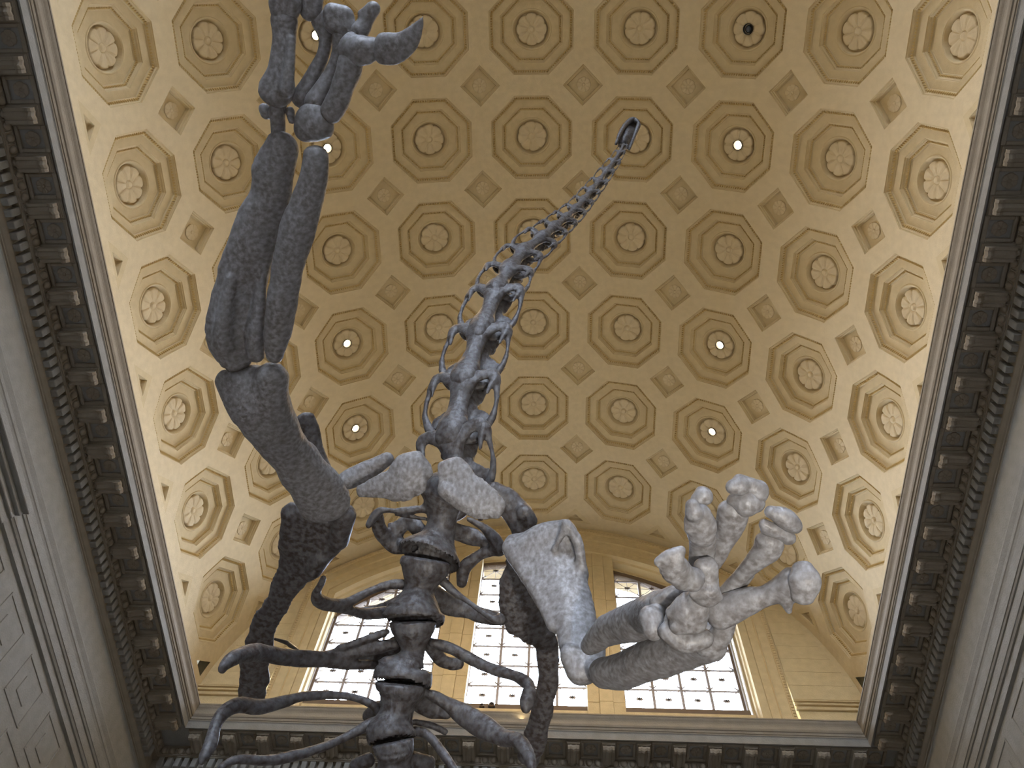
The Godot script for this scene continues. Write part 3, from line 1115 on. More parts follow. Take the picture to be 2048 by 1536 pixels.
func grow(groups: Array, cell: float, melt: float, bump := 0.004, grain := 4.0) -> ArrayMesh:
	var lo := Vector3(1e9, 1e9, 1e9)
	var hi := -lo
	var pad := 3.0 * melt + 2.0 * cell
	for g in groups:
		for s in g:
			var r: float = maxf(maxf(s[4], s[5]), maxf(s[6], s[7])) + pad
			lo = lo.min(s[0] - Vector3.ONE * r).min(s[1] - Vector3.ONE * r)
			hi = hi.max(s[0] + Vector3.ONE * r).max(s[1] + Vector3.ONE * r)
	var nx := int((hi.x - lo.x) / cell) + 2
	var ny := int((hi.y - lo.y) / cell) + 2
	var nz := int((hi.z - lo.z) / cell) + 2
	var sy := nx
	var sz := nx * ny
	var total := nx * ny * nz
	var f := PackedFloat32Array()
	f.resize(total)
	f.fill(0.0)
	var im := 1.0 / melt
	var near := PackedFloat32Array()
	near.resize(total)
	for g in groups:
		near.fill(9.0)
		var g0 := Vector3i(nx, ny, nz)
		var g1 := Vector3i.ZERO
		for s in g:
			var a: Vector3 = s[0]
			var d: Vector3 = s[1] - s[0]
			var len_: float = maxf(d.length(), 1e-5)
			var il2 := 1.0 / (len_ * len_)
			var e: Vector3 = d / len_
			if d.length() < 1e-4:
				e = (s[2] as Vector3).cross(s[3])
			var u: Vector3 = s[2]
			var v: Vector3 = s[3]
			var wa: float = s[4]
			var wb: float = s[5]
			var ta: float = s[6]
			var tb: float = s[7]
			var cap_a: float = s[8]
			var cap_b: float = s[9]
			var rmax: float = maxf(maxf(wa, wb), maxf(ta, tb)) + pad
			var bl: Vector3 = s[0].min(s[1]) - Vector3.ONE * rmax
			var bh: Vector3 = s[0].max(s[1]) + Vector3.ONE * rmax
			# tight box of the elliptical segment
			for ax in 3:
				var ra: float = absf(u[ax]) * maxf(wa, wb) + absf(v[ax]) * maxf(ta, tb) + absf(e[ax]) * maxf(cap_a, cap_b) + pad
				bl[ax] = minf(s[0][ax], s[1][ax]) - ra
				bh[ax] = maxf(s[0][ax], s[1][ax]) + ra
			var i0 := maxi(0, int((bl.x - lo.x) / cell))
			var i1 := mini(nx - 1, int((bh.x - lo.x) / cell) + 1)
			var j0 := maxi(0, int((bl.y - lo.y) / cell))
			var j1 := mini(ny - 1, int((bh.y - lo.y) / cell) + 1)
			var k0 := maxi(0, int((bl.z - lo.z) / cell))
			var k1 := mini(nz - 1, int((bh.z - lo.z) / cell) + 1)
			g0 = Vector3i(mini(g0.x, i0), mini(g0.y, j0), mini(g0.z, k0))
			g1 = Vector3i(maxi(g1.x, i1), maxi(g1.y, j1), maxi(g1.z, k1))
			for k in range(k0, k1 + 1):
				for j in range(j0, j1 + 1):
					var p := Vector3(lo.x + i0 * cell, lo.y + j * cell, lo.z + k * cell) - a
					var at := k * sz + j * sy + i0
					for i in range(i0, i1 + 1):
						var along := p.dot(e)
						var h := clampf(along / len_, 0.0, 1.0)
						var w := wa + (wb - wa) * h
						var t := ta + (tb - ta) * h
						var pu := p.dot(u) / w
						var pv := p.dot(v) / t
						var m := minf(w, t)
						var over := along / cap_a if along < 0.0 else (along - h * len_) / cap_b
						var q := sqrt(pu * pu + pv * pv + over * over)
						var dist := (q - 1.0) * m
						if dist < near[at]:
							near[at] = dist
						at += 1
						p.x += cell
		for k in range(g0.z, g1.z + 1):
			for j in range(g0.y, g1.y + 1):
				var at := k * sz + j * sy + g0.x
				for i in range(g0.x, g1.x + 1):
					var dist: float = near[at]
					if dist < pad:
						f[at] += exp(-dist * im)
					at += 1
	# field to signed distance, roughened
	for k in nz:
		for j in ny:
			var at := k * sz + j * sy
			for i in nx:
				var s: float = f[at]
				if s < 1e-6:
					f[at] = 1.0
				else:
					var g := -melt * log(s)
					if bump > 0.0 and absf(g) < 3.0 * cell:
						g += 0.7 * bump * rough_noise.get_noise_3d((lo.x + i * cell) * grain, (lo.y + j * cell) * grain, (lo.z + k * cell) * grain) * 2.0
					f[at] = g
				at += 1
	var vid := PackedInt32Array()
	vid.resize(total)
	vid.fill(-1)
	var verts := PackedVector3Array()
	var norms := PackedVector3Array()
	var cells := PackedInt32Array()
	var c8 := PackedInt32Array([0, 1, sy, sy + 1, sz, sz + 1, sz + sy, sz + sy + 1])
	for k in nz - 1:
		for j in ny - 1:
			var at := k * sz + j * sy
			for i in nx - 1:
				var f0: float = f[at]
				if f0 > 3.0 * cell or f0 < -3.0 * cell:
					at += 1
					continue
				var f1: float = f[at + 1]
				var f2: float = f[at + sy]
				var f3: float = f[at + sy + 1]
				var f4: float = f[at + sz]
				var f5: float = f[at + sz + 1]
				var f6: float = f[at + sz + sy]
				var f7: float = f[at + sz + sy + 1]
				var neg := int(f0 < 0) + int(f1 < 0) + int(f2 < 0) + int(f3 < 0) + int(f4 < 0) + int(f5 < 0) + int(f6 < 0) + int(f7 < 0)
				if neg == 0 or neg == 8:
					at += 1
					continue
				var sum := Vector3.ZERO
				var n := 0
				if (f0 < 0) != (f1 < 0): sum += Vector3(f0 / (f0 - f1), 0, 0); n += 1
				if (f2 < 0) != (f3 < 0): sum += Vector3(f2 / (f2 - f3), 1, 0); n += 1
				if (f4 < 0) != (f5 < 0): sum += Vector3(f4 / (f4 - f5), 0, 1); n += 1
				if (f6 < 0) != (f7 < 0): sum += Vector3(f6 / (f6 - f7), 1, 1); n += 1
				if (f0 < 0) != (f2 < 0): sum += Vector3(0, f0 / (f0 - f2), 0); n += 1
				if (f1 < 0) != (f3 < 0): sum += Vector3(1, f1 / (f1 - f3), 0); n += 1
				if (f4 < 0) != (f6 < 0): sum += Vector3(0, f4 / (f4 - f6), 1); n += 1
				if (f5 < 0) != (f7 < 0): sum += Vector3(1, f5 / (f5 - f7), 1); n += 1
				if (f0 < 0) != (f4 < 0): sum += Vector3(0, 0, f0 / (f0 - f4)); n += 1
				if (f1 < 0) != (f5 < 0): sum += Vector3(1, 0, f1 / (f1 - f5)); n += 1
				if (f2 < 0) != (f6 < 0): sum += Vector3(0, 1, f2 / (f2 - f6)); n += 1
				if (f3 < 0) != (f7 < 0): sum += Vector3(1, 1, f3 / (f3 - f7)); n += 1
				vid[at] = verts.size()
				verts.append(lo + (Vector3(i, j, k) + sum / n) * cell)
				norms.append(Vector3(f1 - f0 + f3 - f2 + f5 - f4 + f7 - f6, f2 - f0 + f3 - f1 + f6 - f4 + f7 - f5, f4 - f0 + f5 - f1 + f6 - f2 + f7 - f3).normalized())
				cells.append(at)
				at += 1
	var idx := PackedInt32Array()
	var steps := [1, sy, sz]
	for c in cells:
		for ax in 3:
			var o: int = steps[ax]
			if (f[c] < 0) == (f[c + o] < 0):
				continue
			var p: int = steps[(ax + 1) % 3]
			var q: int = steps[(ax + 2) % 3]
			if c - p - q < 0:
				continue
			var v0 := vid[c]
			var v1 := vid[c - p]
			var v2 := vid[c - p - q]
			var v3 := vid[c - q]
			if v0 < 0 or v1 < 0 or v2 < 0 or v3 < 0:
				continue
			if f[c] < 0:
				idx.append_array(PackedInt32Array([v0, v2, v1, v0, v3, v2]))
			else:
				idx.append_array(PackedInt32Array([v0, v1, v2, v0, v2, v3]))
	var arr := []
	arr.resize(Mesh.ARRAY_MAX)
	arr[Mesh.ARRAY_VERTEX] = verts
	arr[Mesh.ARRAY_NORMAL] = norms
	arr[Mesh.ARRAY_INDEX] = idx
	var mesh := ArrayMesh.new()
	mesh.add_surface_from_arrays(Mesh.PRIMITIVE_TRIANGLES, arr)
	return mesh


var skeleton: Node3D


# one bone from several chains of stations
func bone(called: String, m: String, chains: Array, cell: float, melt := 0.008, bump := 0.004, label := "", parent: Node = null) -> MeshInstance3D:
	var segs := []
	for c in chains:
		if c.size() > 0 and c[0] is float:     # [roll, stations]
			segs.append(chain(c[1], c[0]))
		else:
			segs.append(chain(c))
	var o := put(called, grow(segs, cell, melt, bump), M[m], parent if parent else skeleton)
	if label:
		o.set_meta("label", label)
	return o


func make_skeleton() -> void:
	skeleton = base("sauropod_skeleton")
	tag(skeleton, "huge dark mounted sauropod skeleton rearing up, arms spread and long neck raised to the vault", "skeleton")
	make_raised_arm()
	make_front_arm()
	make_girdle()
	make_back()
	make_ribs()
	make_neck()
	make_mount()


func make_raised_arm() -> void:
	bone("humerus", "bone_grey", [
		[[455, 762, 4.16, 24], [478, 800, 4.18, 26], [540, 862, 4.3, 34]],
		[[545, 757, 4.12, 34], [540, 800, 4.18, 36], [556, 860, 4.32, 40]],
		[[500, 770, 4.18, 48, 0.8], [516, 812, 4.2, 56, 0.72], [546, 860, 4.3, 48, 0.75], [585, 912, 4.45, 45, 0.75], [622, 962, 4.6, 50, 0.7], [650, 1003, 4.72, 52, 0.62], [655, 1015, 4.74, 46, 0.6]],
	], 0.014, 0.012, 0.006)
	bone("ulna", "bone_grey", [
		[[565, 292, 3.86, 33, 0.8], [546, 335, 3.9, 40, 0.8], [541, 390, 3.94, 42, 0.75], [520, 440, 3.97, 45, 0.7], [500, 500, 4.0, 47, 0.68], [486, 560, 4.04, 49, 0.62], [470, 620, 4.07, 51, 0.6], [462, 668, 4.1, 52, 0.6], [470, 705, 4.12, 42, 0.65], [478, 718, 4.13, 30, 0.7]],
		[[526, 540, 4.0, 8], [518, 610, 4.02, 14], [513, 660, 4.05, 18], [512, 708, 4.08, 18]],
		[[462, 560, 3.96, 10], [446, 650, 4.0, 18], [448, 690, 4.04, 20]],
	], 0.014, 0.012, 0.006)
	bone("radius", "bone_grey", [
		[[632, 310, 3.8, 26, 0.8], [630, 345, 3.82, 27, 0.8], [617, 392, 3.85, 30, 0.75], [597, 455, 3.88, 35, 0.7], [580, 520, 3.92, 34, 0.72], [568, 580, 3.96, 31, 0.75], [560, 640, 4.0, 30, 0.8], [550, 690, 4.04, 23, 0.9], [549, 708, 4.05, 18]],
	], 0.013, 0.012, 0.005)
	# wrist
	bone("carpal", "bone_grey", [[[626, 234, 3.8, 36, 0.8], [634, 250, 3.8, 36, 0.8]], [[612, 262, 3.82, 20], [652, 262, 3.82, 14]]], 0.011, 0.01, 0.005)
	bone("carpal", "bone_grey", [[[528, 218, 3.84, 11], [532, 226, 3.84, 12]]], 0.008, 0.008)
	bone("carpal", "bone_grey", [[[580, 222, 3.84, 9], [584, 240, 3.84, 7]]], 0.008, 0.008)
	bone("wrist_rod", "bone_grey", [[[562, 205, 3.84, 13], [556, 235, 3.86, 13], [557, 275, 3.88, 14]], [[552, 225, 3.83, 15], [556, 214, 3.83, 14]]], 0.009, 0.008)
	# palm bones
	bone("metacarpal", "bone_grey", [[[568, 44, 3.72, 27, 0.9], [567, 70, 3.73, 23, 0.9], [566, 100, 3.74, 24, 0.85], [562, 140, 3.76, 28, 0.8], [554, 175, 3.78, 36, 0.75], [551, 186, 3.78, 34, 0.75]], [[583, 80, 3.7, 8], [580, 130, 3.71, 10], [575, 180, 3.73, 14]]], 0.011, 0.009, 0.005)
	bone("metacarpal", "bone_grey", [[[642, 40, 3.78, 20], [652, 78, 3.79, 15], [645, 114, 3.8, 14], [624, 156, 3.81, 16], [603, 196, 3.82, 20]]], 0.010, 0.009)
	bone("metacarpal", "bone_grey", [[[688, 62, 3.76, 24], [682, 95, 3.77, 18], [670, 135, 3.78, 17], [652, 170, 3.79, 20], [634, 205, 3.8, 25]]], 0.010, 0.009)
	bone("metacarpal", "bone_grey", [[[701, 128, 3.7, 26], [700, 142, 3.7, 24], [690, 170, 3.72, 20], [675, 205, 3.75, 23], [664, 228, 3.77, 20]], [[686, 138, 3.69, 12], [672, 180, 3.72, 10], [655, 218, 3.76, 14]]], 0.010, 0.009, 0.005)
	# finger bones
	bone("phalanx", "bone_grey", [[[560, 6, 3.7, 20], [582, 8, 3.7, 20]], [[571, -16, 3.69, 30, 0.8], [569, 26, 3.71, 26, 0.8]]], 0.010, 0.009, 0.005)
	bone("phalanx", "bone_grey", [[[622, -14, 3.74, 27, 0.8], [622, 24, 3.75, 22, 0.8]]], 0.010, 0.009)
	bone("phalanx", "bone_grey", [[[665, 24, 3.72, 18], [690, 30, 3.72, 19], [696, 44, 3.72, 14]], [[668, 45, 3.74, 22], [700, 60, 3.73, 18]]], 0.010, 0.009, 0.005)
	bone("phalanx", "bone_grey", [[[747, 17, 3.68, 13], [738, 32, 3.69, 13], [726, 52, 3.7, 17], [718, 62, 3.7, 18]], [[722, 28, 3.69, 9], [740, 22, 3.68, 12]]], 0.009, 0.008, 0.005)
	bone("phalanx", "bone_grey", [[[700, 94, 3.68, 22], [722, 100, 3.66, 27], [745, 98, 3.66, 22]], [[718, 118, 3.66, 12], [736, 120, 3.66, 8]], [[704, 78, 3.69, 14], [700, 110, 3.69, 18]]], 0.010, 0.009, 0.006)
	bone("claw", "bone_grey", [[[764, 97, 3.63, 31, 0.55], [782, 98, 3.62, 32, 0.5], [800, 92, 3.61, 27, 0.5], [818, 78, 3.6, 21, 0.5], [832, 60, 3.59, 15, 0.5], [841, 44, 3.58, 9, 0.55], [844, 34, 3.58, 5, 0.6]]], 0.009, 0.006, 0.003, "curved claw at the end of the raised hand's thumb")


func make_front_arm() -> void:
	bone("humerus", "bone_grey", [
		[[1030, 1092, 4.5, 26, 0.8], [1062, 1090, 4.44, 30, 0.7], [1100, 1082, 4.4, 32, 0.65], [1134, 1062, 4.38, 22, 0.8]],
		[[1088, 1085, 4.44, 66, 0.5], [1105, 1125, 4.36, 60, 0.5], [1122, 1170, 4.26, 53, 0.55], [1142, 1215, 4.16, 50, 0.6], [1154, 1260, 4.06, 42, 0.7], [1160, 1305, 3.98, 38, 0.8], [1164, 1338, 3.92, 32, 0.9]],
		[[1020, 1095, 4.46, 16], [1066, 1165, 4.3, 15], [1106, 1250, 4.1, 13]],
		[[1134, 1048, 4.3, 9], [1158, 1090, 4.26, 11], [1165, 1150, 4.26, 10]],
		[[1110, 1096, 4.3, 6], [1132, 1052, 4.28, 8]],
		[[1140, 1310, 3.9, 20], [1158, 1345, 3.86, 22]],
		[[1190, 1300, 3.92, 22], [1184, 1335, 3.88, 26]],
	], 0.013, 0.014, 0.006)
	bone("ulna", "bone_grey", [
		[[1204, 1344, 3.72, 26, 1.0], [1250, 1338, 3.58, 35, 1.0], [1310, 1316, 3.4, 42, 0.95], [1370, 1296, 3.22, 43, 0.9], [1420, 1280, 3.08, 42, 0.8]],
		[[1205, 1358, 3.74, 20], [1250, 1362, 3.6, 14]],
	], 0.012, 0.012, 0.006)
	bone("radius", "bone_grey", [
		[[1178, 1293, 3.74, 17], [1205, 1270, 3.62, 28, 0.8], [1245, 1250, 3.45, 36, 0.75], [1285, 1238, 3.3, 42, 0.8], [1320, 1226, 3.16, 43, 0.8]],
		[[1225, 1232, 3.62, 9], [1290, 1204, 3.4, 12], [1345, 1184, 3.2, 13]],
	], 0.011, 0.012, 0.006)
	# wrist
	bone("carpal", "bone_grey", [[[1302, 1236, 3.08, 24], [1308, 1256, 3.06, 24]], [[1312, 1225, 3.1, 16], [1320, 1215, 3.1, 14]]], 0.0065, 0.0045, 0.004)
	bone("carpal", "bone_grey", [[[1318, 1205, 3.12, 18], [1345, 1188, 3.08, 17], [1366, 1180, 3.06, 12]]], 0.0065, 0.0045, 0.004)
	bone("carpal", "bone_grey", [[[1335, 1262, 3.0, 18], [1372, 1284, 2.98, 24], [1408, 1278, 2.98, 20]], [[1345, 1240, 3.02, 18], [1372, 1258, 3.0, 42, 0.5]]], 0.0065, 0.0045, 0.005)
	bone("carpal", "bone_grey", [[[1412, 1290, 3.06, 24], [1440, 1272, 3.04, 24], [1452, 1245, 3.02, 20]]], 0.009, 0.008, 0.006)
	bone("metacarpal", "bone_grey", [[[1345, 1226, 2.98, 14], [1372, 1222, 2.95, 36, 0.6], [1398, 1226, 2.95, 24, 0.8]], [[1360, 1250, 2.97, 22], [1390, 1246, 2.96, 24]], [[1396, 1198, 2.93, 22], [1394, 1222, 2.94, 22]]], 0.0065, 0.0045, 0.004)
	# thumb
	bone("phalanx", "bone_grey", [[[1402, 1134, 2.88, 18, 0.8], [1420, 1130, 2.88, 16, 0.8]], [[1414, 1136, 2.88, 22, 0.8], [1414, 1168, 2.89, 25, 0.8], [1410, 1192, 2.9, 30, 0.75]], [[1388, 1186, 2.88, 12], [1420, 1184, 2.87, 16], [1438, 1194, 2.88, 8]]], 0.0065, 0.0045, 0.004)
	bone("claw", "bone_grey", [[[1394, 1156, 2.82, 20, 0.8], [1372, 1154, 2.79, 24, 0.8], [1352, 1140, 2.76, 29, 0.75], [1346, 1126, 2.74, 26, 0.75], [1356, 1108, 2.73, 15, 0.9], [1362, 1101, 2.73, 9]], [[1316, 1124, 2.74, 8], [1338, 1112, 2.73, 12], [1360, 1102, 2.73, 9]], [[1385, 1164, 2.8, 20], [1362, 1166, 2.79, 14]]], 0.0065, 0.0045, 0.003, "thumb claw of the outstretched hand, pointing at the viewer")
	# second finger
	bone("metacarpal", "bone_grey", [[[1402, 1128, 2.98, 27, 0.8], [1404, 1100, 2.95, 28, 0.8], [1405, 1075, 2.92, 28, 0.8]]], 0.0065, 0.0045, 0.004)
	bone("phalanx", "bone_grey", [[[1402, 1072, 2.9, 27, 0.8], [1402, 1050, 2.88, 30, 0.8], [1396, 1030, 2.86, 26, 0.8]], [[1387, 1024, 2.83, 19], [1384, 1012, 2.83, 15]], [[1376, 1060, 2.87, 7], [1374, 1040, 2.86, 6]]], 0.0065, 0.0045, 0.004)
	bone("phalanx", "bone_grey", [[[1398, 1000, 2.9, 16], [1407, 992, 2.9, 20, 0.9]]], 0.0065, 0.0045, 0.003)
	# third finger
	bone("metacarpal", "bone_grey", [[[1428, 1128, 3.0, 17, 0.8], [1440, 1095, 2.97, 21, 0.8], [1452, 1068, 2.95, 26, 0.8], [1462, 1040, 2.92, 31, 0.75], [1466, 1022, 2.9, 32, 0.75]]], 0.0065, 0.0045, 0.004)
	bone("phalanx", "bone_grey", [[[1466, 1000, 2.88, 14], [1490, 1006, 2.87, 30, 0.8], [1510, 1006, 2.88, 20]]], 0.0065, 0.0045, 0.004)
	bone("phalanx", "bone_grey", [[[1466, 974, 2.85, 16], [1478, 972, 2.85, 20]], [[1478, 960, 2.87, 12], [1504, 974, 2.87, 18], [1518, 986, 2.88, 19]], [[1510, 992, 2.88, 18], [1520, 976, 2.88, 15]]], 0.0065, 0.0045, 0.004)
	# fourth finger
	bone("metacarpal", "bone_grey", [[[1450, 1188, 3.0, 18], [1466, 1168, 2.98, 17, 0.9], [1490, 1142, 2.95, 16, 0.9], [1512, 1122, 2.92, 19, 0.9], [1534, 1100, 2.9, 27, 0.8], [1540, 1085, 2.89, 30, 0.75]], [[1478, 1178, 2.99, 10], [1500, 1150, 2.97, 8]]], 0.0065, 0.0045, 0.005)
	bone("phalanx", "bone_grey", [[[1528, 1048, 2.86, 11], [1550, 1060, 2.86, 14], [1580, 1076, 2.87, 14]], [[1530, 1060, 2.87, 9], [1572, 1082, 2.88, 8]]], 0.0065, 0.0045, 0.004)
	bone("phalanx", "bone_grey", [[[1542, 1024, 2.84, 13, 1.2], [1566, 1034, 2.84, 21, 1.0], [1590, 1052, 2.85, 18, 1.0], [1598, 1058, 2.86, 8]]], 0.0065, 0.0045, 0.004)
	# fifth finger
	bone("metacarpal", "bone_grey", [[[1438, 1226, 2.98, 34, 0.8], [1470, 1212, 2.95, 32, 0.8], [1505, 1199, 2.92, 25, 0.9], [1532, 1192, 2.9, 20, 0.95], [1560, 1180, 2.88, 28, 0.9], [1588, 1168, 2.85, 36, 0.85]], [[1572, 1200, 2.86, 14], [1578, 1222, 2.88, 6]]], 0.0065, 0.0045, 0.004)
	bone("phalanx", "bone_grey", [[[1604, 1136, 2.82, 22, 0.7], [1608, 1162, 2.8, 34, 0.55], [1604, 1192, 2.81, 24, 0.7]]], 0.0065, 0.0045, 0.003)


func make_girdle() -> void:
	bone("scapula", "bone_brown", [
		[[640, 1036, 4.92, 66, 0.3], [622, 1080, 4.98, 60, 0.3], [606, 1118, 5.06, 54, 0.28], [584, 1150, 5.12, 38, 0.35], [568, 1180, 5.18, 29, 0.4], [544, 1222, 5.26, 26, 0.42], [526, 1265, 5.34, 25, 0.42], [514, 1315, 5.42, 28, 0.4], [509, 1360, 5.5, 28, 0.4], [500, 1415, 5.58, 27, 0.4]],
		[[640, 1120, 5.0, 18], [628, 1142, 5.02, 14]],
		[[578, 1030, 4.9, 14], [572, 1090, 4.98, 10]],
		[[690, 1030, 4.86, 24], [676, 1080, 4.94, 20]],
	], 0.016, 0.014, 0.007)
	bone("acromion", "bone_brown", [[[610, 836, 4.95, 19, 0.6], [620, 865, 4.98, 21, 0.6], [634, 905, 5.0, 16, 0.7], [650, 935, 5.02, 12]]], 0.013, 0.01)
	bone("coracoid", "bone_grey", [[[776, 918, 4.98, 13, 0.9], [742, 937, 4.98, 19, 0.8], [705, 956, 4.96, 21, 0.8], [680, 968, 4.94, 16]]], 0.012, 0.01, 0.006)
	bone("scapula", "bone_brown", [
		[[1030, 1120, 4.95, 22, 0.5], [1040, 1170, 5.0, 36, 0.35], [1048, 1215, 5.06, 46, 0.3], [1062, 1245, 5.1, 44, 0.3], [1090, 1285, 5.16, 24, 0.45], [1096, 1340, 5.24, 21, 0.5], [1090, 1400, 5.32, 20, 0.5], [1076, 1455, 5.4, 23, 0.5], [1056, 1520, 5.5, 24, 0.5]],
		[[1030, 1140, 5.0, 18, 0.4], [1034, 1200, 5.05, 28, 0.35], [1045, 1258, 5.1, 24, 0.35, 0.2]],
		[[1026, 1246, 5.07, 6, 0.8], [1038, 1263, 5.08, 4, 0.8]],
	], 0.016, 0.014, 0.007)
	bone("coracoid", "bone_brown", [[[985, 980, 5.0, 22, 0.7], [1012, 1004, 5.0, 28, 0.7], [1040, 1036, 4.98, 30, 0.7], [1050, 1070, 4.96, 26, 0.8]], [[1050, 1026, 4.92, 15], [1062, 1044, 4.92, 14]]], 0.012, 0.01, 0.008)
	bone("sternal_plate", "bone_grey", [
		[[718, 983, 4.72, 14, 0.5], [748, 977, 4.71, 24, 0.35], [780, 967, 4.7, 35, 0.28], [810, 960, 4.69, 41, 0.25], [832, 957, 4.7, 40, 0.25], [843, 955, 4.7, 33, 0.3]],
		[[820, 913, 4.74, 20, 0.6, 0.5], [828, 935, 4.72, 32, 0.4], [832, 955, 4.71, 33, 0.3]],
	], 0.012, 0.012, 0.006, "pale left sternal plate")
	bone("sternal_plate", "bone_grey", [
		[[904, 926, 4.72, 26, 0.4], [912, 950, 4.7, 36, 0.28], [930, 976, 4.68, 42, 0.22], [956, 998, 4.66, 38, 0.22], [982, 1013, 4.65, 29, 0.26], [1000, 1022, 4.65, 17, 0.4]],
		[[890, 980, 4.68, 14], [930, 1010, 4.66, 10]],
	], 0.012, 0.012, 0.006, "pale right sternal plate with a crack")


func make_back() -> void:
	bone("dorsal_vertebra", "bone_brown", [
		[[888, 985, 5.2, 44], [887, 1010, 5.2, 38], [884, 1046, 5.18, 29], [874, 1078, 5.16, 36], [864, 1102, 5.12, 58, 0.9], [860, 1112, 5.10, 64, 0.9], [858, 1117, 5.09, 64, 0.9, 0.1]],
		[[850, 1018, 5.2, 8], [800, 1022, 5.18, 6], [765, 1020, 5.16, 8], [752, 1028, 5.15, 8], [738, 1050, 5.12, 7]],
		[[851, 1038, 5.22, 4], [790, 1029, 5.2, 3]],
		[[756, 1032, 5.2, 12], [763, 1066, 5.24, 15, 0.6], [790, 1092, 5.28, 16, 0.6], [826, 1092, 5.26, 14]],
		[[790, 1060, 5.3, 18, 0.5], [818, 1044, 5.3, 18, 0.5], [842, 1066, 5.26, 16]],
		[[936, 1038, 5.2, 6], [966, 1054, 5.2, 8], [990, 1078, 5.2, 13], [1000, 1100, 5.2, 11]],
		[[905, 1060, 5.26, 18, 0.6], [940, 1072, 5.3, 20, 0.5], [972, 1084, 5.26, 10]],
		[[995, 1100, 5.2, 10], [960, 1110, 5.24, 11], [930, 1134, 5.26, 15], [924, 1165, 5.26, 11]],
		[[888, 1030, 5.45, 24, 0.9], [874, 1090, 5.43, 28, 0.9]],
	], 0.013, 0.01, 0.006)
	bone("dorsal_vertebra", "bone_brown", [
		[[853, 1120, 5.04, 50, 0.9, 0.1], [850, 1136, 5.03, 50, 0.9], [846, 1150, 5.02, 42], [839, 1178, 5.0, 31], [834, 1202, 4.97, 42], [829, 1224, 4.94, 60, 0.9], [828, 1234, 4.93, 63, 0.9], [827, 1241, 4.92, 60, 0.9, 0.12]],
		[[860, 1190, 5.16, 22], [900, 1210, 5.2, 20, 0.6], [945, 1224, 5.2, 16, 0.6], [985, 1236, 5.14, 15], [1003, 1239, 5.12, 13]],
		[[800, 1205, 5.16, 16], [760, 1222, 5.2, 14, 0.7], [726, 1226, 5.18, 11, 0.7]],
		[[846, 1165, 5.3, 26, 0.9], [836, 1225, 5.28, 28, 0.9]],
	], 0.013, 0.01, 0.006)
	bone("dorsal_vertebra", "bone_brown", [
		[[826, 1244, 4.88, 47, 0.9, 0.1], [826, 1262, 4.87, 43], [826, 1280, 4.86, 33], [825, 1306, 4.84, 22], [817, 1328, 4.81, 37], [808, 1346, 4.79, 57, 0.9], [807, 1356, 4.78, 60, 0.9], [805, 1364, 4.77, 57, 0.9, 0.12]],
		[[862, 1290, 5.0, 16], [886, 1322, 5.04, 14, 0.7], [920, 1328, 5.04, 10, 0.7]],
		[[790, 1290, 5.0, 18], [755, 1312, 5.05, 18, 0.6], [715, 1322, 5.05, 14, 0.6]],
		[[770, 1266, 5.05, 8], [735, 1278, 5.06, 7]],
		[[828, 1288, 5.14, 24, 0.9], [816, 1345, 5.12, 26, 0.9]],
	], 0.012, 0.01, 0.006)
	bone("dorsal_vertebra", "bone_brown", [
		[[802, 1367, 4.74, 50, 0.9, 0.1], [800, 1384, 4.73, 47], [797, 1398, 4.72, 38], [794, 1424, 4.7, 33], [788, 1446, 4.68, 41], [783, 1464, 4.66, 50, 0.9], [783, 1472, 4.65, 50, 0.9], [784, 1480, 4.64, 47, 0.9, 0.12]],
		[[830, 1402, 4.9, 16], [868, 1416, 4.94, 20, 0.6], [896, 1424, 4.92, 14, 0.7]],
		[[760, 1420, 4.9, 18], [738, 1432, 4.92, 14]],
		[[828, 1444, 4.8, 6], [860, 1450, 4.84, 7], [890, 1463, 4.84, 6]],
		[[800, 1400, 5.0, 24, 0.9], [788, 1460, 4.98, 26, 0.9]],
	], 0.012, 0.01, 0.006)
	bone("dorsal_vertebra", "bone_brown", [
		[[786, 1484, 4.61, 43, 0.9, 0.1], [788, 1500, 4.6, 40], [789, 1515, 4.6, 34], [788, 1540, 4.58, 33], [780, 1570, 4.55, 44], [776, 1590, 4.53, 50, 1.0, 0.2]],
		[[826, 1520, 4.76, 16], [860, 1530, 4.78, 16, 0.6]],
		[[788, 1500, 4.88, 24, 0.9], [780, 1580, 4.86, 26, 0.9]],
		[[740, 1520, 4.76, 14, 0.7], [712, 1530, 4.76, 12]],
	], 0.013, 0.01, 0.006)


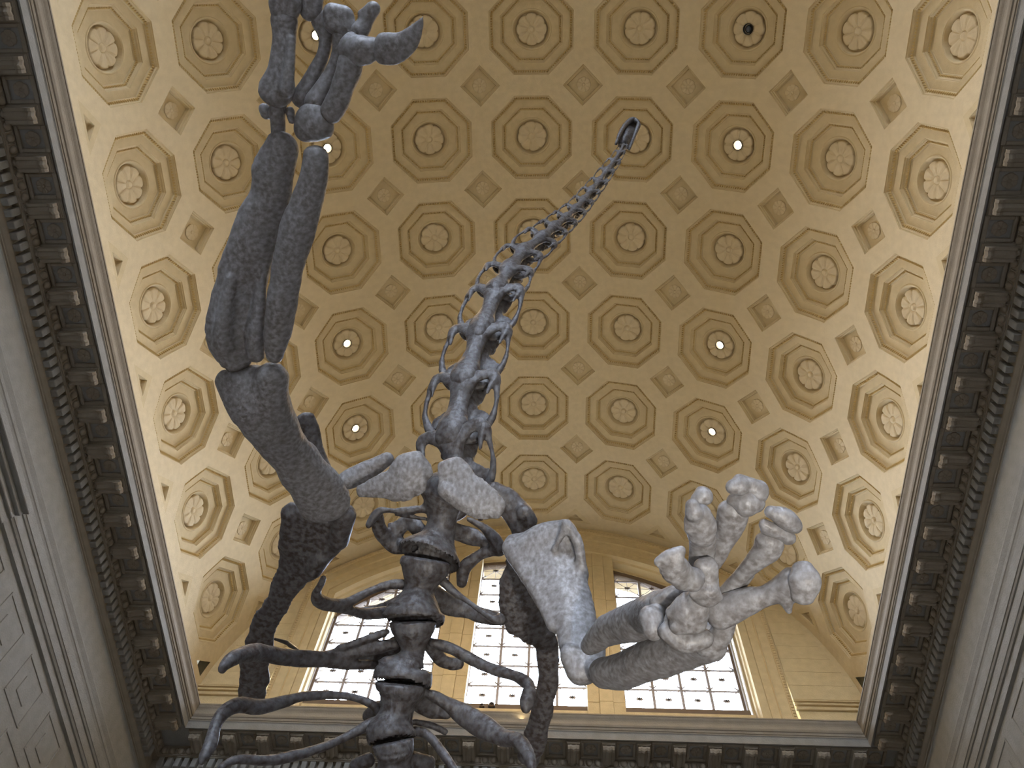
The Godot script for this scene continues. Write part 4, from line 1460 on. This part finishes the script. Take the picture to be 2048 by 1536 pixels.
func make_ribs() -> void:
	var m := "bone_brown"
	bone("rib", m, [
		[[647, 1156, 4.66, 6], [642, 1168, 4.68, 7], [634, 1184, 4.72, 9], [634, 1199, 4.76, 13], [650, 1208, 4.82, 12], [690, 1206, 4.92, 9], [724, 1190, 4.98, 8], [756, 1176, 5.02, 8], [790, 1168, 5.04, 10], [822, 1172, 5.06, 12]],
		[[640, 1200, 4.78, 11], [667, 1212, 4.86, 10], [699, 1220, 4.96, 9], [735, 1228, 5.06, 11], [786, 1222, 5.12, 12]],
	], 0.010, 0.008, 0.004)
	bone("rib", m, [
		[[445, 1338, 4.36, 9], [450, 1330, 4.38, 11], [474, 1313, 4.48, 15], [516, 1305, 4.62, 17, 0.8], [579, 1316, 4.76, 18, 0.7], [650, 1318, 4.86, 17, 0.7], [692, 1308, 4.92, 16, 0.7], [749, 1296, 4.96, 14], [790, 1288, 4.96, 12]],
		[[680, 1296, 4.9, 8], [735, 1278, 4.94, 7], [775, 1264, 4.96, 6]],
		[[660, 1326, 4.88, 10], [710, 1330, 4.94, 11], [750, 1330, 4.98, 10]],
	], 0.010, 0.009, 0.005)
	bone("rib", m, [
		[[404, 1524, 4.2, 6], [408, 1514, 4.22, 10], [422, 1488, 4.28, 13], [430, 1455, 4.36, 13], [448, 1424, 4.44, 14], [479, 1410, 4.52, 15], [522, 1414, 4.6, 15], [565, 1404, 4.68, 13, 0.8], [607, 1393, 4.74, 9], [664, 1390, 4.8, 8], [706, 1395, 4.82, 8], [743, 1408, 4.82, 9], [762, 1428, 4.8, 10]],
	], 0.010, 0.008, 0.004)
	bone("rib", m, [
		[[442, 1534, 4.2, 9], [474, 1519, 4.28, 9], [550, 1520, 4.4, 11], [635, 1498, 4.54, 9], [692, 1474, 4.64, 9], [743, 1447, 4.7, 11], [772, 1440, 4.72, 12]],
	], 0.010, 0.008, 0.004)
	bone("rib", m, [
		[[880, 1156, 5.04, 10], [904, 1180, 5.02, 8], [936, 1203, 4.98, 6], [962, 1222, 4.94, 6], [986, 1238, 4.9, 7], [1000, 1238, 4.9, 12]],
	], 0.010, 0.008, 0.004)
	bone("rib", m, [
		[[866, 1286, 4.92, 9], [904, 1298, 4.92, 11], [947, 1321, 4.88, 12], [990, 1340, 4.82, 11], [1032, 1353, 4.74, 11], [1056, 1368, 4.66, 12], [1060, 1385, 4.6, 13]],
		[[1058, 1390, 4.6, 14], [1054, 1406, 4.56, 15], [1052, 1416, 4.54, 10]],
	], 0.010, 0.008, 0.004)
	bone("rib", m, [
		[[850, 1384, 4.8, 8], [872, 1394, 4.8, 11], [895, 1408, 4.8, 14], [924, 1428, 4.78, 22, 0.7], [961, 1452, 4.72, 23, 0.7], [1004, 1474, 4.62, 18, 0.8], [1034, 1480, 4.54, 15], [1054, 1504, 4.46, 13], [1064, 1536, 4.38, 10], [1070, 1570, 4.3, 9]],
	], 0.011, 0.009, 0.005)
	bone("rib", m, [
		[[828, 1462, 4.74, 9], [853, 1468, 4.72, 10], [878, 1496, 4.66, 9], [904, 1532, 4.58, 9], [930, 1575, 4.48, 9]],
	], 0.010, 0.008, 0.004)
	bone("mount_rod", "steel", [[[550, 1278, 5.3, 3], [576, 1286, 5.2, 5], [580, 1290, 5.15, 5], [596, 1300, 4.95, 3]]], 0.008, 0.005, 0.0)


func cervical(seed_: float) -> ArrayMesh:
	# local: y towards the head, z towards the throat, one unit long
	var s := []
	var V := func(x: float, y: float, z: float) -> Vector3: return Vector3(x, y, z)
	s.append(rod([[V.call(0, -0.02, 0), 0.30, 0.27], [V.call(0, 0.10, 0), 0.29, 0.25], [V.call(0, 0.35, -0.02), 0.20, 0.18], [V.call(0, 0.6, -0.02), 0.19, 0.17], [V.call(0, 0.85, 0), 0.25, 0.22], [V.call(0, 1.0, 0), 0.23, 0.20]]))
	s.append(rod([[V.call(0, 0.1, -0.40), 0.20, 0.2], [V.call(0, 0.5, -0.38), 0.24, 0.24], [V.call(0, 0.85, -0.38), 0.2, 0.2]]))
	for k in [-1.0, 1.0]:
		s.append(rod([[V.call(k * 0.12, 0.84, 0.06), 0.13, 0.10], [V.call(k * 0.40, 0.98, 0.05), 0.10, 0.07], [V.call(k * 0.58, 0.98, 0.0), 0.10, 0.08], [V.call(k * 0.64, 0.86, -0.05), 0.09, 0.07]], Vector3(0, 1, 0)))
		s.append(rod([[V.call(k * 0.60, 0.92, 0.02), 0.07], [V.call(k * 0.54, 0.62, 0.06), 0.03]]))
		s.append(rod([[V.call(k * 0.64, 0.88, -0.05), 0.06], [V.call(k * 0.70, 0.52, -0.12), 0.05], [V.call(k * 0.62, 0.25, -0.2), 0.07], [V.call(k * 0.40, 0.02, -0.26), 0.09], [V.call(k * 0.22, -0.02, -0.24), 0.10]]))
		s.append(rod([[V.call(k * 0.15, 0.45, -0.32), 0.16, 0.06], [V.call(k * 0.52, 0.32, -0.34), 0.12, 0.05]], Vector3(0, 1, 0)))
		s.append(rod([[V.call(k * 0.2, 0.8, -0.45), 0.1], [V.call(k * 0.27, 1.12, -0.52), 0.09]]))
		s.append(rod([[V.call(k * 0.18, 0.15, -0.5), 0.11], [V.call(k * 0.26, -0.12, -0.55), 0.08]]))
		s.append(rod([[V.call(k * 0.08, 0.45, -0.55), 0.12, 0.08], [V.call(k * 0.14, 0.40, -0.85), 0.11, 0.05]], Vector3(0, 1, 0)))
	rough_noise.seed = int(seed_)
	var m := grow(s, 0.035, 0.025, 0.014, 3.2)
	rough_noise.seed = 5
	return m


func make_neck() -> void:
	# joints from the chest to the head: [x, y, depth, half width in pixels]
	var j := [[908, 1000, 5.36, 90], [904, 862, 5.62, 84], [930, 752, 5.95, 76], [962, 655, 6.35, 66], [994, 576, 6.85, 60], [1020, 534, 7.3, 50], [1048, 500, 7.75, 42], [1086, 472, 8.2, 36], [1110, 452, 8.65, 31], [1133, 434, 9.05, 28], [1152, 416, 9.45, 25], [1168, 398, 9.8, 23], [1183, 379, 10.1, 21], [1199, 360, 10.4, 19], [1214, 339, 10.7, 17], [1229, 320, 10.95, 14], [1240, 302, 11.2, 11], [1247, 289, 11.4, 9]]
	var kinds := [cervical(5), cervical(41)]
	for k in j.size() - 1:
		var a := spot(j[k][0], j[k][1], j[k][2])
		var b := spot(j[k + 1][0], j[k + 1][1], j[k + 1][2])
		var y := (b - a).normalized()
		var to_eye := (EYE - (a + b) / 2.0).normalized()
		var z := (to_eye - y * to_eye.dot(y)).normalized()
		z = z.rotated(y, -0.45)
		var x := y.cross(z).normalized()
		var w: float = (j[k][3] + j[k + 1][3]) / 2.0 * (j[k][2] + j[k + 1][2]) / 2.0 / FOCAL / 0.74
		var o := put("cervical_vertebra", kinds[k % 2], M.bone_brown, skeleton)
		o.transform = Transform3D(Basis(x * w, y * a.distance_to(b), z * w * 0.85), a)
	# skull with its lower jaw
	var skull := bone("skull", "bone_brown", [
		[[1245, 288, 11.5, 11], [1252, 272, 11.65, 14, 0.9], [1259, 258, 11.8, 13, 0.7], [1266, 246, 11.95, 13, 0.5]],
		[[1236, 284, 11.45, 4], [1240, 268, 11.6, 5], [1252, 250, 11.8, 6]],
		[[1258, 296, 11.5, 4], [1266, 276, 11.65, 5], [1274, 252, 11.85, 5]],
	], 0.016, 0.01, 0.006)
	bone("mandible", "bone_brown", [
		[[1232, 288, 11.3, 3], [1240, 266, 11.45, 4], [1254, 246, 11.7, 5], [1266, 240, 11.8, 6], [1276, 246, 11.75, 5]],
		[[1258, 299, 11.35, 3], [1268, 274, 11.5, 4], [1277, 250, 11.7, 5]],
	], 0.014, 0.008, 0.004, "", skull)


func make_mount() -> void:
	# below the picture: the rest of the trunk's steel spine, down to the floor
	var st := begin()
	var a := spot(772, 1600, 4.72)
	bar(st, Vector3(a.x, 0.06, a.z - 1.2), Vector3(a.x, a.y - 1.3, a.z - 0.6), 0.14, 0.14)
	bar(st, Vector3(a.x, a.y - 1.3, a.z - 0.6), a, 0.12, 0.12)
	box(st, Vector3(a.x - 0.6, 0.0, a.z - 1.8), Vector3(a.x + 0.6, 0.08, a.z - 0.6), 0.02)
	put("mount_post", done(st), M.steel, skeleton)
